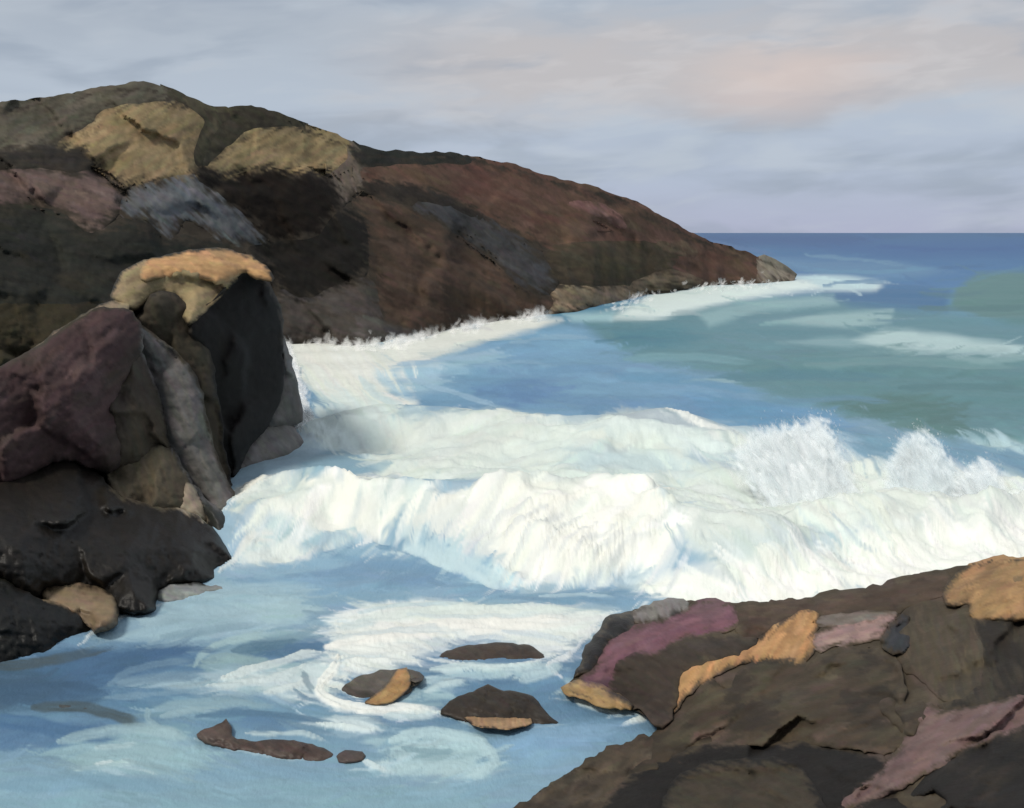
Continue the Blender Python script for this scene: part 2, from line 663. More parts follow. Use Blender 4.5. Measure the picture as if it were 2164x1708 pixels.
def sea_z(X, Y):
    u = CX + X / Y * F
    pb, hb = interp(u, CREST_B)
    hb = hb * (1 + 0.22 * fbm(u / 210 + 4.4, Y / 4.5, 301, 3))
    pb = pb + 20 * fbm(u / 160, Y / 6, 302, 3)
    yc = (EYE - hb) * F / (pb - HOR)
    yb = F * EYE / (interp(u, BASE_B)[0] + 10 * fbm(u / 110, u * 0, 303, 3) - HOR)
    yb = np.minimum(yb, yc - 0.8)
    sfr = np.clip((Y - yb) / (yc - yb), 0, 1)
    front = hb * (sfr ** 1.25 * (1.5 - 0.5 * sfr)) * (Y <= yc)
    bk = hb * (0.35 + 0.65 * np.exp(-np.maximum(Y - yc, 0) / 2.5)) * np.exp(-(np.maximum(Y - yc, 0) / 11) ** 2) * (Y > yc)
    zb = front + bk
    pa, ha = interp(u, CREST_A)
    ha = ha * (1 + 0.16 * fbm(u / 140, Y / 3, 304, 3))
    ya = (EYE - ha) * F / (pa - HOR)
    dy = Y - ya
    za = ha * np.where(dy < 0, np.exp(-(dy / 6.5) ** 2), np.exp(-(dy / 3.2) ** 2))
    z = np.sqrt(zb ** 2 + za ** 2)
    near = sstep(Y, 400, 20)
    sw = 0.16 * fbm(X / 7 + 3, Y / 4.5, 91, 3) * near + 0.05 * fbm(X / 1.6, Y / 1.0, 92, 2) * sstep(Y, 90, 25)
    far = 0.35 * fbm(X / 22, Y / 9, 93, 3) * sstep(Y, 40, 90)
    return z + sw + far


YT = np.exp(np.linspace(math.log(9.0), math.log(40000.0), 1300))


def plan(P):
    """picture outline -> plan coordinates of the sea surface it lies on"""
    out = []
    for px, py in P:
        zr = EYE - (py - HOR) / F * YT
        zs = sea_z((px - CX) / F * YT, YT)
        h = np.nonzero(zr <= zs)[0]
        if len(h) and h[0] > 0:
            k = h[0]
            a0, a1 = zr[k - 1] - zs[k - 1], zr[k] - zs[k]
            Y = YT[k - 1] + (YT[k] - YT[k - 1]) * a0 / (a0 - a1 + 1e-9)
        else:
            Y = YT[-1]
        out.append((px, HOR + F * EYE / Y))
    return np.array(out)


SS = 3.0
gu = np.arange(-330, 2500, SS)
gv = np.concatenate([[492.5, 493.2, 494.0], np.arange(495, 1990, SS)])
U, Vv = np.meshgrid(gu, gv)
YP = F * EYE / (Vv - HOR)
XP = (U - CX) / F * YP
seac = np.empty(U.shape + (3,))
ramp_rows = [(492, (58, 100, 142)), (540, (64, 110, 154)), (600, (76, 122, 166)), (660, (98, 146, 170)), (740, (112, 152, 172)), (860, (112, 152, 182)), (960, (170, 195, 208)),
             (1250, (150, 183, 203)), (1400, (108, 145, 178)), (1500, (108, 146, 176)), (1620, (140, 174, 194)), (2000, (140, 174, 194))]
rv = np.array([r[0] for r in ramp_rows])
rc = np.array([dull(r[1], .0) for r in ramp_rows])
for k in range(3):
    seac[..., k] = np.interp(Vv, rv, rc[:, k])
amp_w = np.clip((Vv - 480) / 900, 0.12, 1) * 1.0
WU = U + (24 * fbm(U / 140, Vv / 26, 70, 3) + 12 * fbm(U / 34, Vv / 8, 71, 3)) * amp_w
WV = Vv + (9 * fbm(U / 120, Vv / 34, 72, 3) + 6 * fbm(U / 30, Vv / 9, 73, 3)) * amp_w
foam = np.zeros(U.shape)

SEA_REGIONS = [
    # open water: depth and weed tints
    ([(1480, 494), (1900, 496), (1800, 520), (1500, 515)], (48, 86, 140), 10, .7, 0),
    ([(1650, 520), (2300, 500), (2300, 540), (1900, 545)], (54, 98, 152), 12, .7, 0),
    ([(1600, 545), (1900, 555), (2010, 575), (1900, 590), (1700, 580)], (98, 138, 172), 10, .7, 0),
    ([(1740, 615), (1900, 605), (2010, 610), (2000, 660), (1850, 660), (1740, 645)], (64, 110, 152), 10, .9, 0),
    ([(2010, 650), (2020, 610), (2070, 575), (2400, 570), (2400, 690), (2150, 690)], (92, 130, 128), 8, .95, 0),
    ([(1190, 690), (1300, 655), (1500, 640), (1740, 625), (1800, 645), (2300, 690), (2400, 900), (1900, 850), (1600, 800), (1300, 765)], (98, 139, 150), 18, .95, 0),
    ([(1300, 700), (1420, 690), (1500, 715), (1400, 740), (1320, 735)], (80, 132, 148), 12, .8, 0),
    ([(830, 790), (930, 740), (1100, 700), (1230, 680), (1310, 745), (1500, 790), (1700, 830), (1750, 895), (1560, 900), (1420, 862), (1210, 884), (1040, 862), (900, 850)], (122, 162, 192), 14, .95, 0),
    ([(1060, 700), (1200, 690), (1280, 730), (1200, 760), (1050, 750)], (130, 174, 206), 14, .7, 0),
    ([(980, 830), (1080, 800), (1180, 800), (1180, 850), (1080, 862)], (102, 138, 180), 10, .85, 0),
    ([(1180, 840), (1500, 840), (1600, 880), (1480, 885), (1250, 878)], (104, 142, 178), 10, .7, 0),
    ([(1500, 770), (1700, 740), (2400, 730), (2400, 960), (1950, 925), (1750, 870), (1600, 830)], (96, 137, 143), 20, .9, 0),
    ([(1760, 850), (1880, 830), (2050, 860), (2040, 920), (1900, 905)], (86, 122, 118), 10, .85, 0),
    ([(1450, 830), (1700, 860), (1800, 905), (1640, 920), (1500, 880)], (98, 148, 184), 12, .8, 0),
    ([(1760, 900), (1900, 915), (2050, 930), (2300, 950), (2300, 1020), (2050, 990), (1850, 970)], (118, 156, 180), 12, .95, 0),
    ([(2040, 925), (2200, 935), (2200, 955), (2090, 945)], (190, 214, 222), 6, .9, 1),
    # far foam
    ([(1290, 675), (1385, 615), (1480, 602), (1600, 598), (1680, 588), (1760, 588), (1870, 596), (1850, 612), (1740, 612), (1600, 628), (1480, 652), (1380, 676)], (228, 240, 241), 11, 1, 1),
    ([(1680, 584), (1780, 582), (1870, 594), (1840, 612), (1740, 610)], (190, 216, 226), 6, .8, .6),
    ([(1470, 665), (1600, 635), (1760, 625), (1770, 645), (1600, 660), (1500, 690)], (146, 180, 186), 8, .9, .2),
    ([(1620, 682), (1760, 662), (1890, 652), (1880, 682), (1780, 692)], (158, 188, 192), 6, .9, .3),
    ([(1640, 725), (1780, 712), (1900, 725), (1780, 735)], (150, 182, 188), 8, .6, .2),
    ([(1805, 718), (1870, 697), (2000, 706), (2190, 735), (2190, 750), (2000, 746), (1900, 745)], (186, 210, 214), 12, .95, .8),
    ([(1190, 665), (1300, 660), (1290, 680), (1210, 680)], (176, 210, 220), 7, .8, .5),
    # foam along the headland
    ([(580, 705), (690, 718), (800, 732), (905, 710), (930, 690), (1000, 690), (1060, 668), (1150, 672), (1185, 678), (1100, 705), (980, 735), (850, 785), (820, 830), (880, 850), (800, 880), (700, 850), (630, 800)], (240, 240, 236), 10, 1, 1),
    ([(780, 800), (850, 770), (1000, 740), (1060, 745), (960, 790), (880, 840), (830, 830)], (176, 206, 222), 12, .8, .4),
    ([(620, 905), (660, 850), (740, 830), (860, 860), (820, 930), (780, 990), (700, 960)], (222, 234, 234), 12, .95, .9),
    ([(630, 985), (680, 945), (730, 935), (790, 990), (740, 1010), (650, 1010)], (142, 178, 198), 10, .9, .1),  # blue shadow among the foam, painted into the water colour
    # back of the breaker
    ([(780, 930), (850, 880), (1040, 862), (1210, 884), (1410, 862), (1540, 905), (1660, 935), (1800, 1000), (1700, 1120), (1500, 1160), (1430, 1100), (1400, 1020), (950, 1010), (800, 1010)], (228, 235, 232), 12, 1, .95),
    ([(880, 900), (1000, 870), (1120, 900), (1050, 960), (900, 985)], (226, 232, 230), 14, .8, .9),
    ([(1270, 874), (1410, 861), (1540, 908), (1400, 896)], (178, 192, 200), 6, .95, .3),
    ([(1190, 892), (1330, 886), (1480, 905), (1560, 948), (1440, 950), (1430, 920), (1250, 905)], (228, 238, 238), 7, .95, 1),
    ([(1440, 956), (1640, 955), (1660, 985), (1540, 995), (1450, 980)], (182, 202, 212), 10, .9, .3),
    ([(1150, 940), (1400, 950), (1440, 1000), (1200, 1000)], (196, 214, 220), 14, .8, .6),
    # the curl
    ([(490, 1090), (500, 1030), (560, 1006), (700, 988), (860, 1020), (960, 1035), (1050, 1008), (1200, 1010), (1385, 1004), (1415, 1060), (1435, 1130), (1400, 1195), (1280, 1222), (1120, 1215), (1040, 1150), (960, 1110), (850, 1140), (790, 1142), (700, 1125), (600, 1092), (540, 1130)], (253, 252, 247), 8, 1, 1),
    ([(860, 1130), (900, 1075), (980, 1050), (1040, 1090), (1090, 1200), (1000, 1160)], (226, 229, 230), 10, .85, .9),  # bluish white shade inside the curl, put in as colour
    ([(810, 1150), (900, 1120), (980, 1135), (1060, 1190), (1130, 1238), (1080, 1244), (950, 1195)], (194, 217, 226), 8, .95, .5),
    ([(490, 1060), (560, 1015), (640, 1000), (660, 1040), (560, 1080)], (214, 228, 228), 10, .7, .8),
    ([(520, 1110), (590, 1092), (680, 1125), (780, 1145), (700, 1160), (600, 1140)], (178, 204, 216), 8, .85, .3),
    ([(505, 1165), (520, 1120), (600, 1140), (700, 1165), (620, 1195), (530, 1195)], (234, 239, 238), 8, .95, 1),
    # right-hand breaker
    ([(1330, 1240), (1450, 1200), (1600, 1165), (1740, 1170), (1850, 1110), (2000, 1075), (2300, 1040), (2300, 1250), (1900, 1260), (1700, 1290), (1500, 1295), (1400, 1275)], (253, 253, 250), 10, 1, 1),
    ([(1430, 1110), (1480, 1010), (1620, 990), (1760, 1060), (1780, 1120), (1680, 1160), (1500, 1180)], (226, 232, 230), 16, .95, .9),
    ([(1600, 940), (1800, 960), (2000, 1000), (2200, 1010), (2200, 1090), (2000, 1080), (1800, 1120), (1650, 1080)], (236, 240, 236), 14, .95, 1),
    # trough in front of the curl
    ([(520, 1215), (640, 1180), (760, 1158), (860, 1168), (960, 1198), (1060, 1236), (1120, 1256), (1310, 1234), (1380, 1262), (1320, 1285), (1200, 1285), (1000, 1280), (880, 1268), (780, 1285), (600, 1262), (500, 1245)], (136, 172, 200), 10, 1, 0),
    ([(620, 1200), (750, 1170), (900, 1190), (1000, 1230), (850, 1240), (700, 1225)], (122, 157, 188), 10, .9, 0),
    ([(1120, 1260), (1310, 1236), (1330, 1262), (1200, 1278)], (122, 160, 192), 8, .8, 0),
    # pool on the left
    ([(200, 1345), (330, 1275), (480, 1225), (560, 1245), (690, 1265), (650, 1315), (540, 1340), (400, 1362)], (168, 196, 212), 10, .95, .2),
    ([(440, 1290), (640, 1262), (690, 1290), (560, 1330)], (176, 204, 214), 12, .7, .3),
    ([(690, 1310), (800, 1275), (880, 1262), (1000, 1280), (1200, 1282), (1300, 1285), (1250, 1340), (1205, 1395), (1150, 1385), (1050, 1345), (920, 1372), (870, 1400), (740, 1425), (690, 1390)], (234, 238, 238), 10, 1, 1),
    ([(740, 1320), (900, 1300), (1100, 1300), (1180, 1312), (1000, 1330), (820, 1345)], (245, 243, 240), 10, .8, 1),
    ([(850, 1385), (920, 1350), (1000, 1345), (930, 1372)], (200, 210, 222), 8, .8, .7),
    ([(230, 1445), (400, 1430), (480, 1405), (620, 1400), (700, 1385), (720, 1430), (690, 1465), (560, 1475), (420, 1465)], (172, 198, 210), 12, .9, .3),
    ([(480, 1440), (620, 1410), (700, 1385), (700, 1460), (600, 1478)], (214, 226, 230), 8, .9, .8),
    ([(420, 1400), (500, 1345), (620, 1320), (600, 1350), (520, 1400), (440, 1412)], (156, 186, 196), 8, .9, .2),
    ([(490, 1378), (560, 1348), (690, 1362), (650, 1384), (560, 1402)], (92, 130, 164), 8, .95, 0),
    ([(-60, 1410), (150, 1375), (400, 1362), (420, 1400), (240, 1435), (230, 1460), (300, 1490), (200, 1480), (-60, 1500)], (86, 120, 158), 12, .95, 0),
    ([(-100, 1400), (80, 1400), (160, 1450), (60, 1500), (-100, 1520)], (84, 112, 138), 14, .8, 0),
    ([(-100, 1510), (200, 1530), (320, 1530), (200, 1570), (-100, 1600)], (98, 134, 172), 12, .9, 0),
    ([(300, 1500), (420, 1470), (700, 1490), (800, 1510), (640, 1520), (480, 1515)], (128, 166, 192), 10, .85, 0),
    ([(320, 1520), (330, 1490), (480, 1480), (560, 1490), (440, 1520)], (160, 190, 202), 10, .8, .2),
    ([(440, 1510), (520, 1500), (700, 1530), (600, 1545), (480, 1530)], (104, 142, 180), 10, .8, 0),
    # foam drawn round the low rocks
    ([(668, 1465), (690, 1430), (725, 1405), (730, 1420), (705, 1455), (725, 1482), (800, 1500), (900, 1495), (935, 1505), (860, 1518), (760, 1508), (690, 1490)], (244, 245, 243), 6, 1, 1),
    ([(600, 1530), (700, 1512), (800, 1522), (810, 1545), (720, 1545)], (216, 229, 234), 6, .95, .8),
    ([(870, 1435), (980, 1405), (1150, 1400), (1180, 1420), (1120, 1440), (1000, 1430), (900, 1460)], (192, 214, 222), 8, .9, .5),
    ([(810, 1480), (900, 1450), (960, 1450), (930, 1490), (860, 1500)], (180, 206, 216), 8, .9, .4),
    ([(1190, 1440), (1290, 1462), (1370, 1478), (1385, 1500), (1350, 1520), (1290, 1490), (1200, 1475)], (216, 230, 234), 7, .95, .8),
    ([(1160, 1540), (1300, 1530), (1360, 1525), (1260, 1560), (1160, 1620), (1040, 1570), (1080, 1545)], (140, 178, 210), 10, .9, 0),
    ([(100, 1590), (200, 1555), (310, 1530), (420, 1550), (460, 1610), (330, 1640), (160, 1625)], (160, 192, 203), 12, .9, .2),
    ([(190, 1612), (280, 1605), (300, 1615), (220, 1622)], (206, 222, 226), 5, .8, .6),
    ([(770, 1580), (880, 1552), (1000, 1552), (1045, 1590), (1060, 1625), (960, 1648), (860, 1640), (830, 1615)], (184, 211, 219), 9, .95, .4),
    ([(850, 1592), (960, 1590), (960, 1602), (860, 1606)], (140, 172, 184), 6, .85, 0),
    ([(770, 1610), (825, 1612), (830, 1635), (790, 1630)], (206, 226, 232), 5, .9, .6),
    ([(-100, 1660), (400, 1640), (1040, 1660), (1040, 2000), (-100, 2000)], (146, 181, 198), 30, .85, 0),
]


WATER_STROKES = [
    # (path, half width, colour, strength, foam)
    ([(231, 1446), (271, 1418), (339, 1404), (407, 1394)], 9, (122, 154, 182), .9, 0),
    ([(250, 1446), (330, 1432), (430, 1428)], 15, (126, 156, 182), .9, 0),
    ([(414, 1408), (424, 1384), (475, 1357), (526, 1346), (575, 1342)], 8, (172, 200, 207), .95, .3),
    ([(430, 1400), (480, 1390), (540, 1402), (590, 1406)], 12, (152, 180, 188), .9, .2),
    ([(492, 1376), (560, 1366), (645, 1356)], 13, (98, 134, 160), .95, 0),
    ([(600, 1372), (650, 1366), (692, 1368)], 9, (92, 128, 164), .95, 0),
    ([(471, 1436), (526, 1418), (594, 1401), (644, 1384), (700, 1380)], 11, (220, 229, 231), .95, 1),
    ([(424, 1458), (509, 1448), (610, 1426), (660, 1402)], 10, (208, 220, 224), .95, .8),
    ([(560, 1466), (620, 1452), (660, 1430)], 9, (216, 226, 228), .95, .8),
    ([(640, 1420), (652, 1444), (666, 1468)], 9, (132, 156, 173), .9, 0),
    ([(220, 1476), (288, 1471), (373, 1462), (475, 1455)], 6, (136, 168, 192), .9, 0),
    ([(312, 1496), (315, 1519), (340, 1538)], 7, (152, 182, 196), .9, .1),
    ([(330, 1500), (420, 1484), (540, 1480)], 13, (150, 180, 196), .8, .1),
    ([(340, 1516), (400, 1500), (470, 1498)], 9, (162, 190, 202), .8, .2),
    ([(414, 1516), (509, 1505), (610, 1512), (712, 1530)], 9, (98, 134, 165), .95, 0),
    ([(-20, 1470), (120, 1460), (230, 1472)], 26, (78, 108, 140), .8, 0),
    ([(-20, 1520), (60, 1530), (150, 1550), (260, 1556)], 18, (84, 122, 164), .85, 0),
    ([(-20, 1412), (100, 1398), (170, 1384), (250, 1366)], 11, (88, 100, 106), .9, 0),  # dark reflection of the left rocks painted on the water
    ([(300, 1385), (400, 1372), (470, 1376)], 9, (84, 120, 162), .8, 0),
    ([(70, 1496), (180, 1494), (310, 1534)], 15, (86, 98, 102), .9, 0),
    ([(125, 1568), (203, 1547), (298, 1537), (356, 1547), (410, 1568)], 12, (166, 194, 204), .9, .3),
    ([(170, 1600), (260, 1588), (380, 1590)], 16, (158, 188, 199), .8, .2),
    ([(203, 1581), (292, 1574)], 6, (180, 204, 212), .9, .4),
    ([(203, 1615), (240, 1610)], 5, (214, 227, 231), .9, .6),
    ([(520, 1549), (560, 1552), (640, 1550), (690, 1566)], 5, (196, 214, 219), .9, .6),
    ([(0, 1660), (200, 1652), (420, 1668)], 16, (128, 166, 190), .6, 0),
    ([(420, 1640), (600, 1630), (760, 1650)], 16, (138, 176, 202), .6, 0),
    ([(716, 1392), (699, 1427), (676, 1447), (675, 1471), (716, 1489), (774, 1497), (859, 1496), (930, 1499)], 12, (250, 250, 247), 1, 1),
    ([(689, 1368), (825, 1343), (960, 1323), (1130, 1322), (1249, 1308)], 17, (248, 245, 242), .95, 1),
    ([(757, 1313), (926, 1291), (1096, 1288), (1240, 1292)], 13, (224, 234, 232), .9, .9),
    ([(715, 1330), (805, 1314)], 11, (206, 220, 224), .85, .7),
    ([(700, 1352), (800, 1336), (900, 1334), (1010, 1340)], 6, (206, 218, 224), .8, .6),
    ([(860, 1302), (1000, 1306), (1160, 1300)], 6, (212, 224, 228), .8, .6),
    ([(760, 1296), (850, 1276), (980, 1278)], 7, (198, 218, 226), .8, .5),
    ([(1060, 1336), (1150, 1344), (1210, 1360)], 8, (208, 220, 230), .8, .6),
    ([(1080, 1380), (1150, 1372), (1205, 1372)], 7, (216, 222, 230), .8, .6),
    ([(690, 1408), (760, 1388), (850, 1384)], 6, (202, 216, 224), .8, .6),
    ([(168, 1366), (212, 1322), (300, 1288), (362, 1272)], 4, (226, 234, 238), .8, .6),
    ([(462, 1212), (486, 1190), (508, 1170)], 4, (232, 238, 240), .8, .7),
    ([(905, 1392), (990, 1408), (1060, 1410), (1165, 1394)], 4, (236, 240, 240), .8, .8),
    ([(915, 1502), (1000, 1534), (1070, 1542), (1200, 1530)], 4, (190, 212, 222), .7, .4),
    ([(410, 1562), (490, 1584), (600, 1606), (700, 1606)], 4, (178, 202, 216), .7, .4),
    ([(1190, 1434), (1150, 1410), (1212, 1380), (1250, 1330), (1290, 1296)], 5, (236, 238, 242), .8, .8),
([(825, 1329), (940, 1326)], 4, (208, 216, 221), .8, .7),
    ([(720, 1372), (820, 1378), (900, 1366)], 15, (238, 240, 239), .9, 1),
    ([(730, 1400), (820, 1396), (900, 1398)], 8, (236, 240, 240), .9, 1),
    ([(913, 1415), (994, 1408), (1096, 1411), (1150, 1398)], 9, (208, 226, 230), .95, .7),
    ([(910, 1436), (977, 1426), (1062, 1432)], 6, (166, 196, 211), .9, .2),
    ([(900, 1462), (930, 1448), (985, 1440)], 8, (196, 216, 223), .85, .5),
    ([(1100, 1440), (1160, 1420), (1190, 1400)], 11, (188, 211, 221), .85, .5),
    ([(825, 1567), (869, 1550), (943, 1550), (1011, 1564), (1035, 1590), (1052, 1614), (1011, 1637), (955, 1647)], 12, (188, 214, 222), .95, .5),
    ([(831, 1626), (890, 1626), (990, 1620)], 14, (182, 208, 216), .9, .4),
    ([(848, 1582), (900, 1588), (965, 1592)], 7, (140, 172, 186), .95, 0),
    ([(770, 1608), (798, 1626), (822, 1632)], 7, (218, 232, 236), .95, .7),
    ([(672, 1530), (740, 1540), (806, 1543)], 7, (224, 236, 238), .95, .9),
    ([(700, 1514), (790, 1520)], 7, (196, 214, 222), .9, .6),
    ([(815, 1516), (880, 1514), (925, 1508)], 11, (202, 221, 227), .9, .6),
    ([(1215, 1480), (1249, 1491), (1321, 1503)], 10, (214, 229, 234), .9, .7),
    ([(1217, 1470), (1303, 1478), (1358, 1480), (1384, 1502), (1358, 1520), (1313, 1535)], 8, (230, 238, 238), .95, 1),
    ([(1100, 1540), (1200, 1550), (1320, 1540)], 16, (140, 176, 206), .8, 0),
    ([(980, 1680), (1080, 1640), (1180, 1585)], 18, (142, 180, 204), .7, 0),
    ([(540, 1220), (650, 1196), (760, 1190)], 12, (150, 184, 206), .8, 0),
    ([(700, 1212), (820, 1196), (930, 1206)], 12, (120, 156, 187), .85, 0),
    ([(797, 1154), (850, 1162), (890, 1172)], 6, (112, 150, 180), .9, 0),
    ([(851, 1160), (960, 1190), (1032, 1229), (1090, 1250)], 6, (204, 224, 232), .95, .6),
    ([(900, 1160), (1010, 1200), (1080, 1236)], 8, (196, 218, 227), .85, .5),
    ([(1140, 1262), (1220, 1256), (1300, 1262)], 7, (182, 208, 222), .85, .3),
    ([(1060, 1262), (1120, 1266), (1190, 1270)], 6, (118, 156, 188), .85, 0),
    ([(640, 1276), (760, 1262), (900, 1256)], 9, (138, 174, 198), .8, 0),
    ([(440, 1262), (560, 1240), (690, 1244)], 12, (170, 198, 212), .8, .2),
    ([(300, 1318), (420, 1296), (560, 1300)], 14, (166, 194, 209), .8, .2),
    ([(340, 1346), (470, 1330), (560, 1318)], 9, (140, 170, 188), .8, 0),
    ([(1700, 538), (1810, 547), (1925, 561)], 4, (104, 144, 175), .9, 0),
    ([(1500, 506), (1560, 524), (1640, 536)], 4, (78, 112, 158), .8, 0),
    ([(1320, 760), (1450, 752), (1600, 765)], 9, (122, 164, 174), .8, 0),
    ([(1500, 802), (1700, 792), (1900, 802)], 10, (84, 128, 144), .8, 0),
    ([(1700, 772), (1900, 762), (2180, 776)], 9, (116, 152, 156), .8, 0),
    ([(1436, 806), (1500, 802), (1570, 809)], 4, (152, 184, 194), .85, .2),
    ([(1300, 792), (1450, 802), (1620, 832)], 9, (100, 148, 180), .8, 0),
    ([(1900, 822), (2050, 816), (2190, 826)], 10, (82, 122, 128), .8, 0),
    ([(1640, 850), (1780, 842), (1900, 850)], 9, (100, 142, 168), .7, 0),
    ([(1940, 652), (2050, 657), (2190, 648)], 7, (80, 118, 122), .8, 0),
    ([(1740, 602), (1840, 594), (1960, 590)], 5, (78, 126, 166), .8, 0),
    ([(1850, 522), (2000, 528), (2190, 524)], 5, (50, 92, 148), .8, 0),
    ([(1700, 572), (1850, 577), (1990, 567)], 5, (98, 146, 178), .8, 0),
    ([(1260, 722), (1340, 712), (1430, 722)], 8, (80, 128, 148), .8, 0),
    ([(1080, 722), (1180, 712), (1260, 716)], 7, (150, 184, 208), .8, .1),
    ([(1120, 790), (1240, 778), (1340, 790)], 8, (110, 150, 184), .8, 0),
    ([(1000, 775), (1100, 765), (1180, 772)], 6, (142, 178, 206), .8, .1),
    ([(1560, 700), (1700, 706), (1800, 702)], 6, (92, 136, 148), .8, 0),
    ([(2000, 755), (2100, 762), (2190, 758)], 6, (140, 172, 176), .8, .2),
    ([(1410, 863), (1462, 885), (1536, 909)], 5, (252, 252, 250), 1, 1),
    ([(1310, 878), (1400, 884), (1480, 900)], 8, (180, 190, 200), .9, .3),
    ([(1200, 896), (1320, 892), (1430, 905), (1500, 925)], 9, (228, 238, 238), .9, 1),
    ([(1050, 866), (1090, 874), (1160, 884)], 6, (238, 242, 238), .9, 1),
    ([(1400, 930), (1500, 936), (1552, 940)], 8, (226, 238, 240), .9, 1),
    ([(660, 735), (720, 790), (770, 850)], 15, (243, 243, 236), .8, 1),
    ([(760, 800), (800, 840), (860, 862)], 10, (206, 226, 232), .8, .8),
    ([(650, 900), (720, 925), (780, 975)], 8, (222, 236, 240), .8, .8),
    ([(870, 800), (960, 830), (1060, 862)], 7, (168, 198, 220), .8, .1),
    ([(840, 770), (950, 760), (1080, 742)], 6, (160, 190, 215), .8, .1),
    ([(830, 960), (900, 910), (980, 880)], 12, (232, 238, 236), .7, .9),
    ([(820, 1000), (900, 960), (1000, 940)], 12, (222, 232, 232), .7, .9),
]
for _k in range(8):                       # grey shade strokes painted beside white ones down the curl
    _x, _y = 1122 + 36 * _k, 1056 + 12 * _k
    WATER_STROKES.append(([(_x, _y), (_x - 62, _y + 26), (_x - 98, _y + 78)], 4, (222, 225, 230), .8, 1))
    WATER_STROKES.append(([(_x + 12, _y + 6), (_x - 46, _y + 34), (_x - 80, _y + 86)], 4, (254, 253, 250), .8, 1))


def lay(path, half, color, amt, fo, hgt, k):
    P = np.asarray(path, float)
    t = np.arange(len(P))
    tt = np.linspace(0, len(P) - 1, 5 * len(P))
    # smooth through the points
    px = np.interp(tt, t, P[:, 0])
    py = np.interp(tt, t, P[:, 1])
    for _ in range(2):
        px[1:-1] = (px[:-2] + 2 * px[1:-1] + px[2:]) / 4
        py[1:-1] = (py[:-2] + 2 * py[1:-1] + py[2:]) / 4
    Q = plan(np.stack([px, py], 1))
    j0, j1 = np.searchsorted(gu, [Q[:, 0].min() - 2 * half, Q[:, 0].max() + 2 * half])
    i0, i1 = np.searchsorted(gv, [Q[:, 1].min() - 2 * half, Q[:, 1].max() + 2 * half])
    if j1 - j0 < 1 or i1 - i0 < 1:
        return
    x = U[i0:i1, j0:j1] + 5 * fbm(U[i0:i1, j0:j1] / 40, Vv[i0:i1, j0:j1] / 14, 400 + k, 2)
    y = Vv[i0:i1, j0:j1] + 3 * fbm(U[i0:i1, j0:j1] / 40, Vv[i0:i1, j0:j1] / 14, 430 + k, 2)
    best = np.full(x.shape, 1e9)
    along = np.zeros(x.shape)
    side = np.zeros(x.shape)
    cum = 0.0
    for a, b in zip(Q[:-1], Q[1:]):
        d = b - a
        L2 = (d * d).sum() + 1e-9
        s = np.clip(((x - a[0]) * d[0] + (y - a[1]) * d[1]) / L2, 0, 1)
        r = np.hypot(x - a[0] - s * d[0], y - a[1] - s * d[1])
        m = r < best
        best[m] = r[m]
        along[m] = (cum + s * math.sqrt(L2))[m]
        side[m] = (np.sign(d[0] * (y - a[1]) - d[1] * (x - a[0])))[m]
        cum += math.sqrt(L2)
    e = along / max(cum, 1)
    w = half * np.clip(np.minimum(e * 5 + .45, (1 - e) * 4 + .3), 0, 1)
    bb = best / np.maximum(w, 1e-3)
    br = vnoise(side * bb * 3.2 + 20 * k, along / 60, 77)
    al = np.clip((1.05 - bb) * 2.6, 0, 1) * (.6 + .4 * br) * np.clip((1.02 - e) * 6 * (.4 + br), 0, 1) * amt
    seac[i0:i1, j0:j1] = seac[i0:i1, j0:j1] * (1 - al[..., None]) + dull(color, .04) * np.array([.97, 1, .98]) * (1 + .05 * (br - .5))[..., None] * al[..., None]
    foam[i0:i1, j0:j1] = foam[i0:i1, j0:j1] * (1 - al) + fo * al
    hgt[i0:i1, j0:j1] += al * (br - .2) * (.3 + .7 * fo)


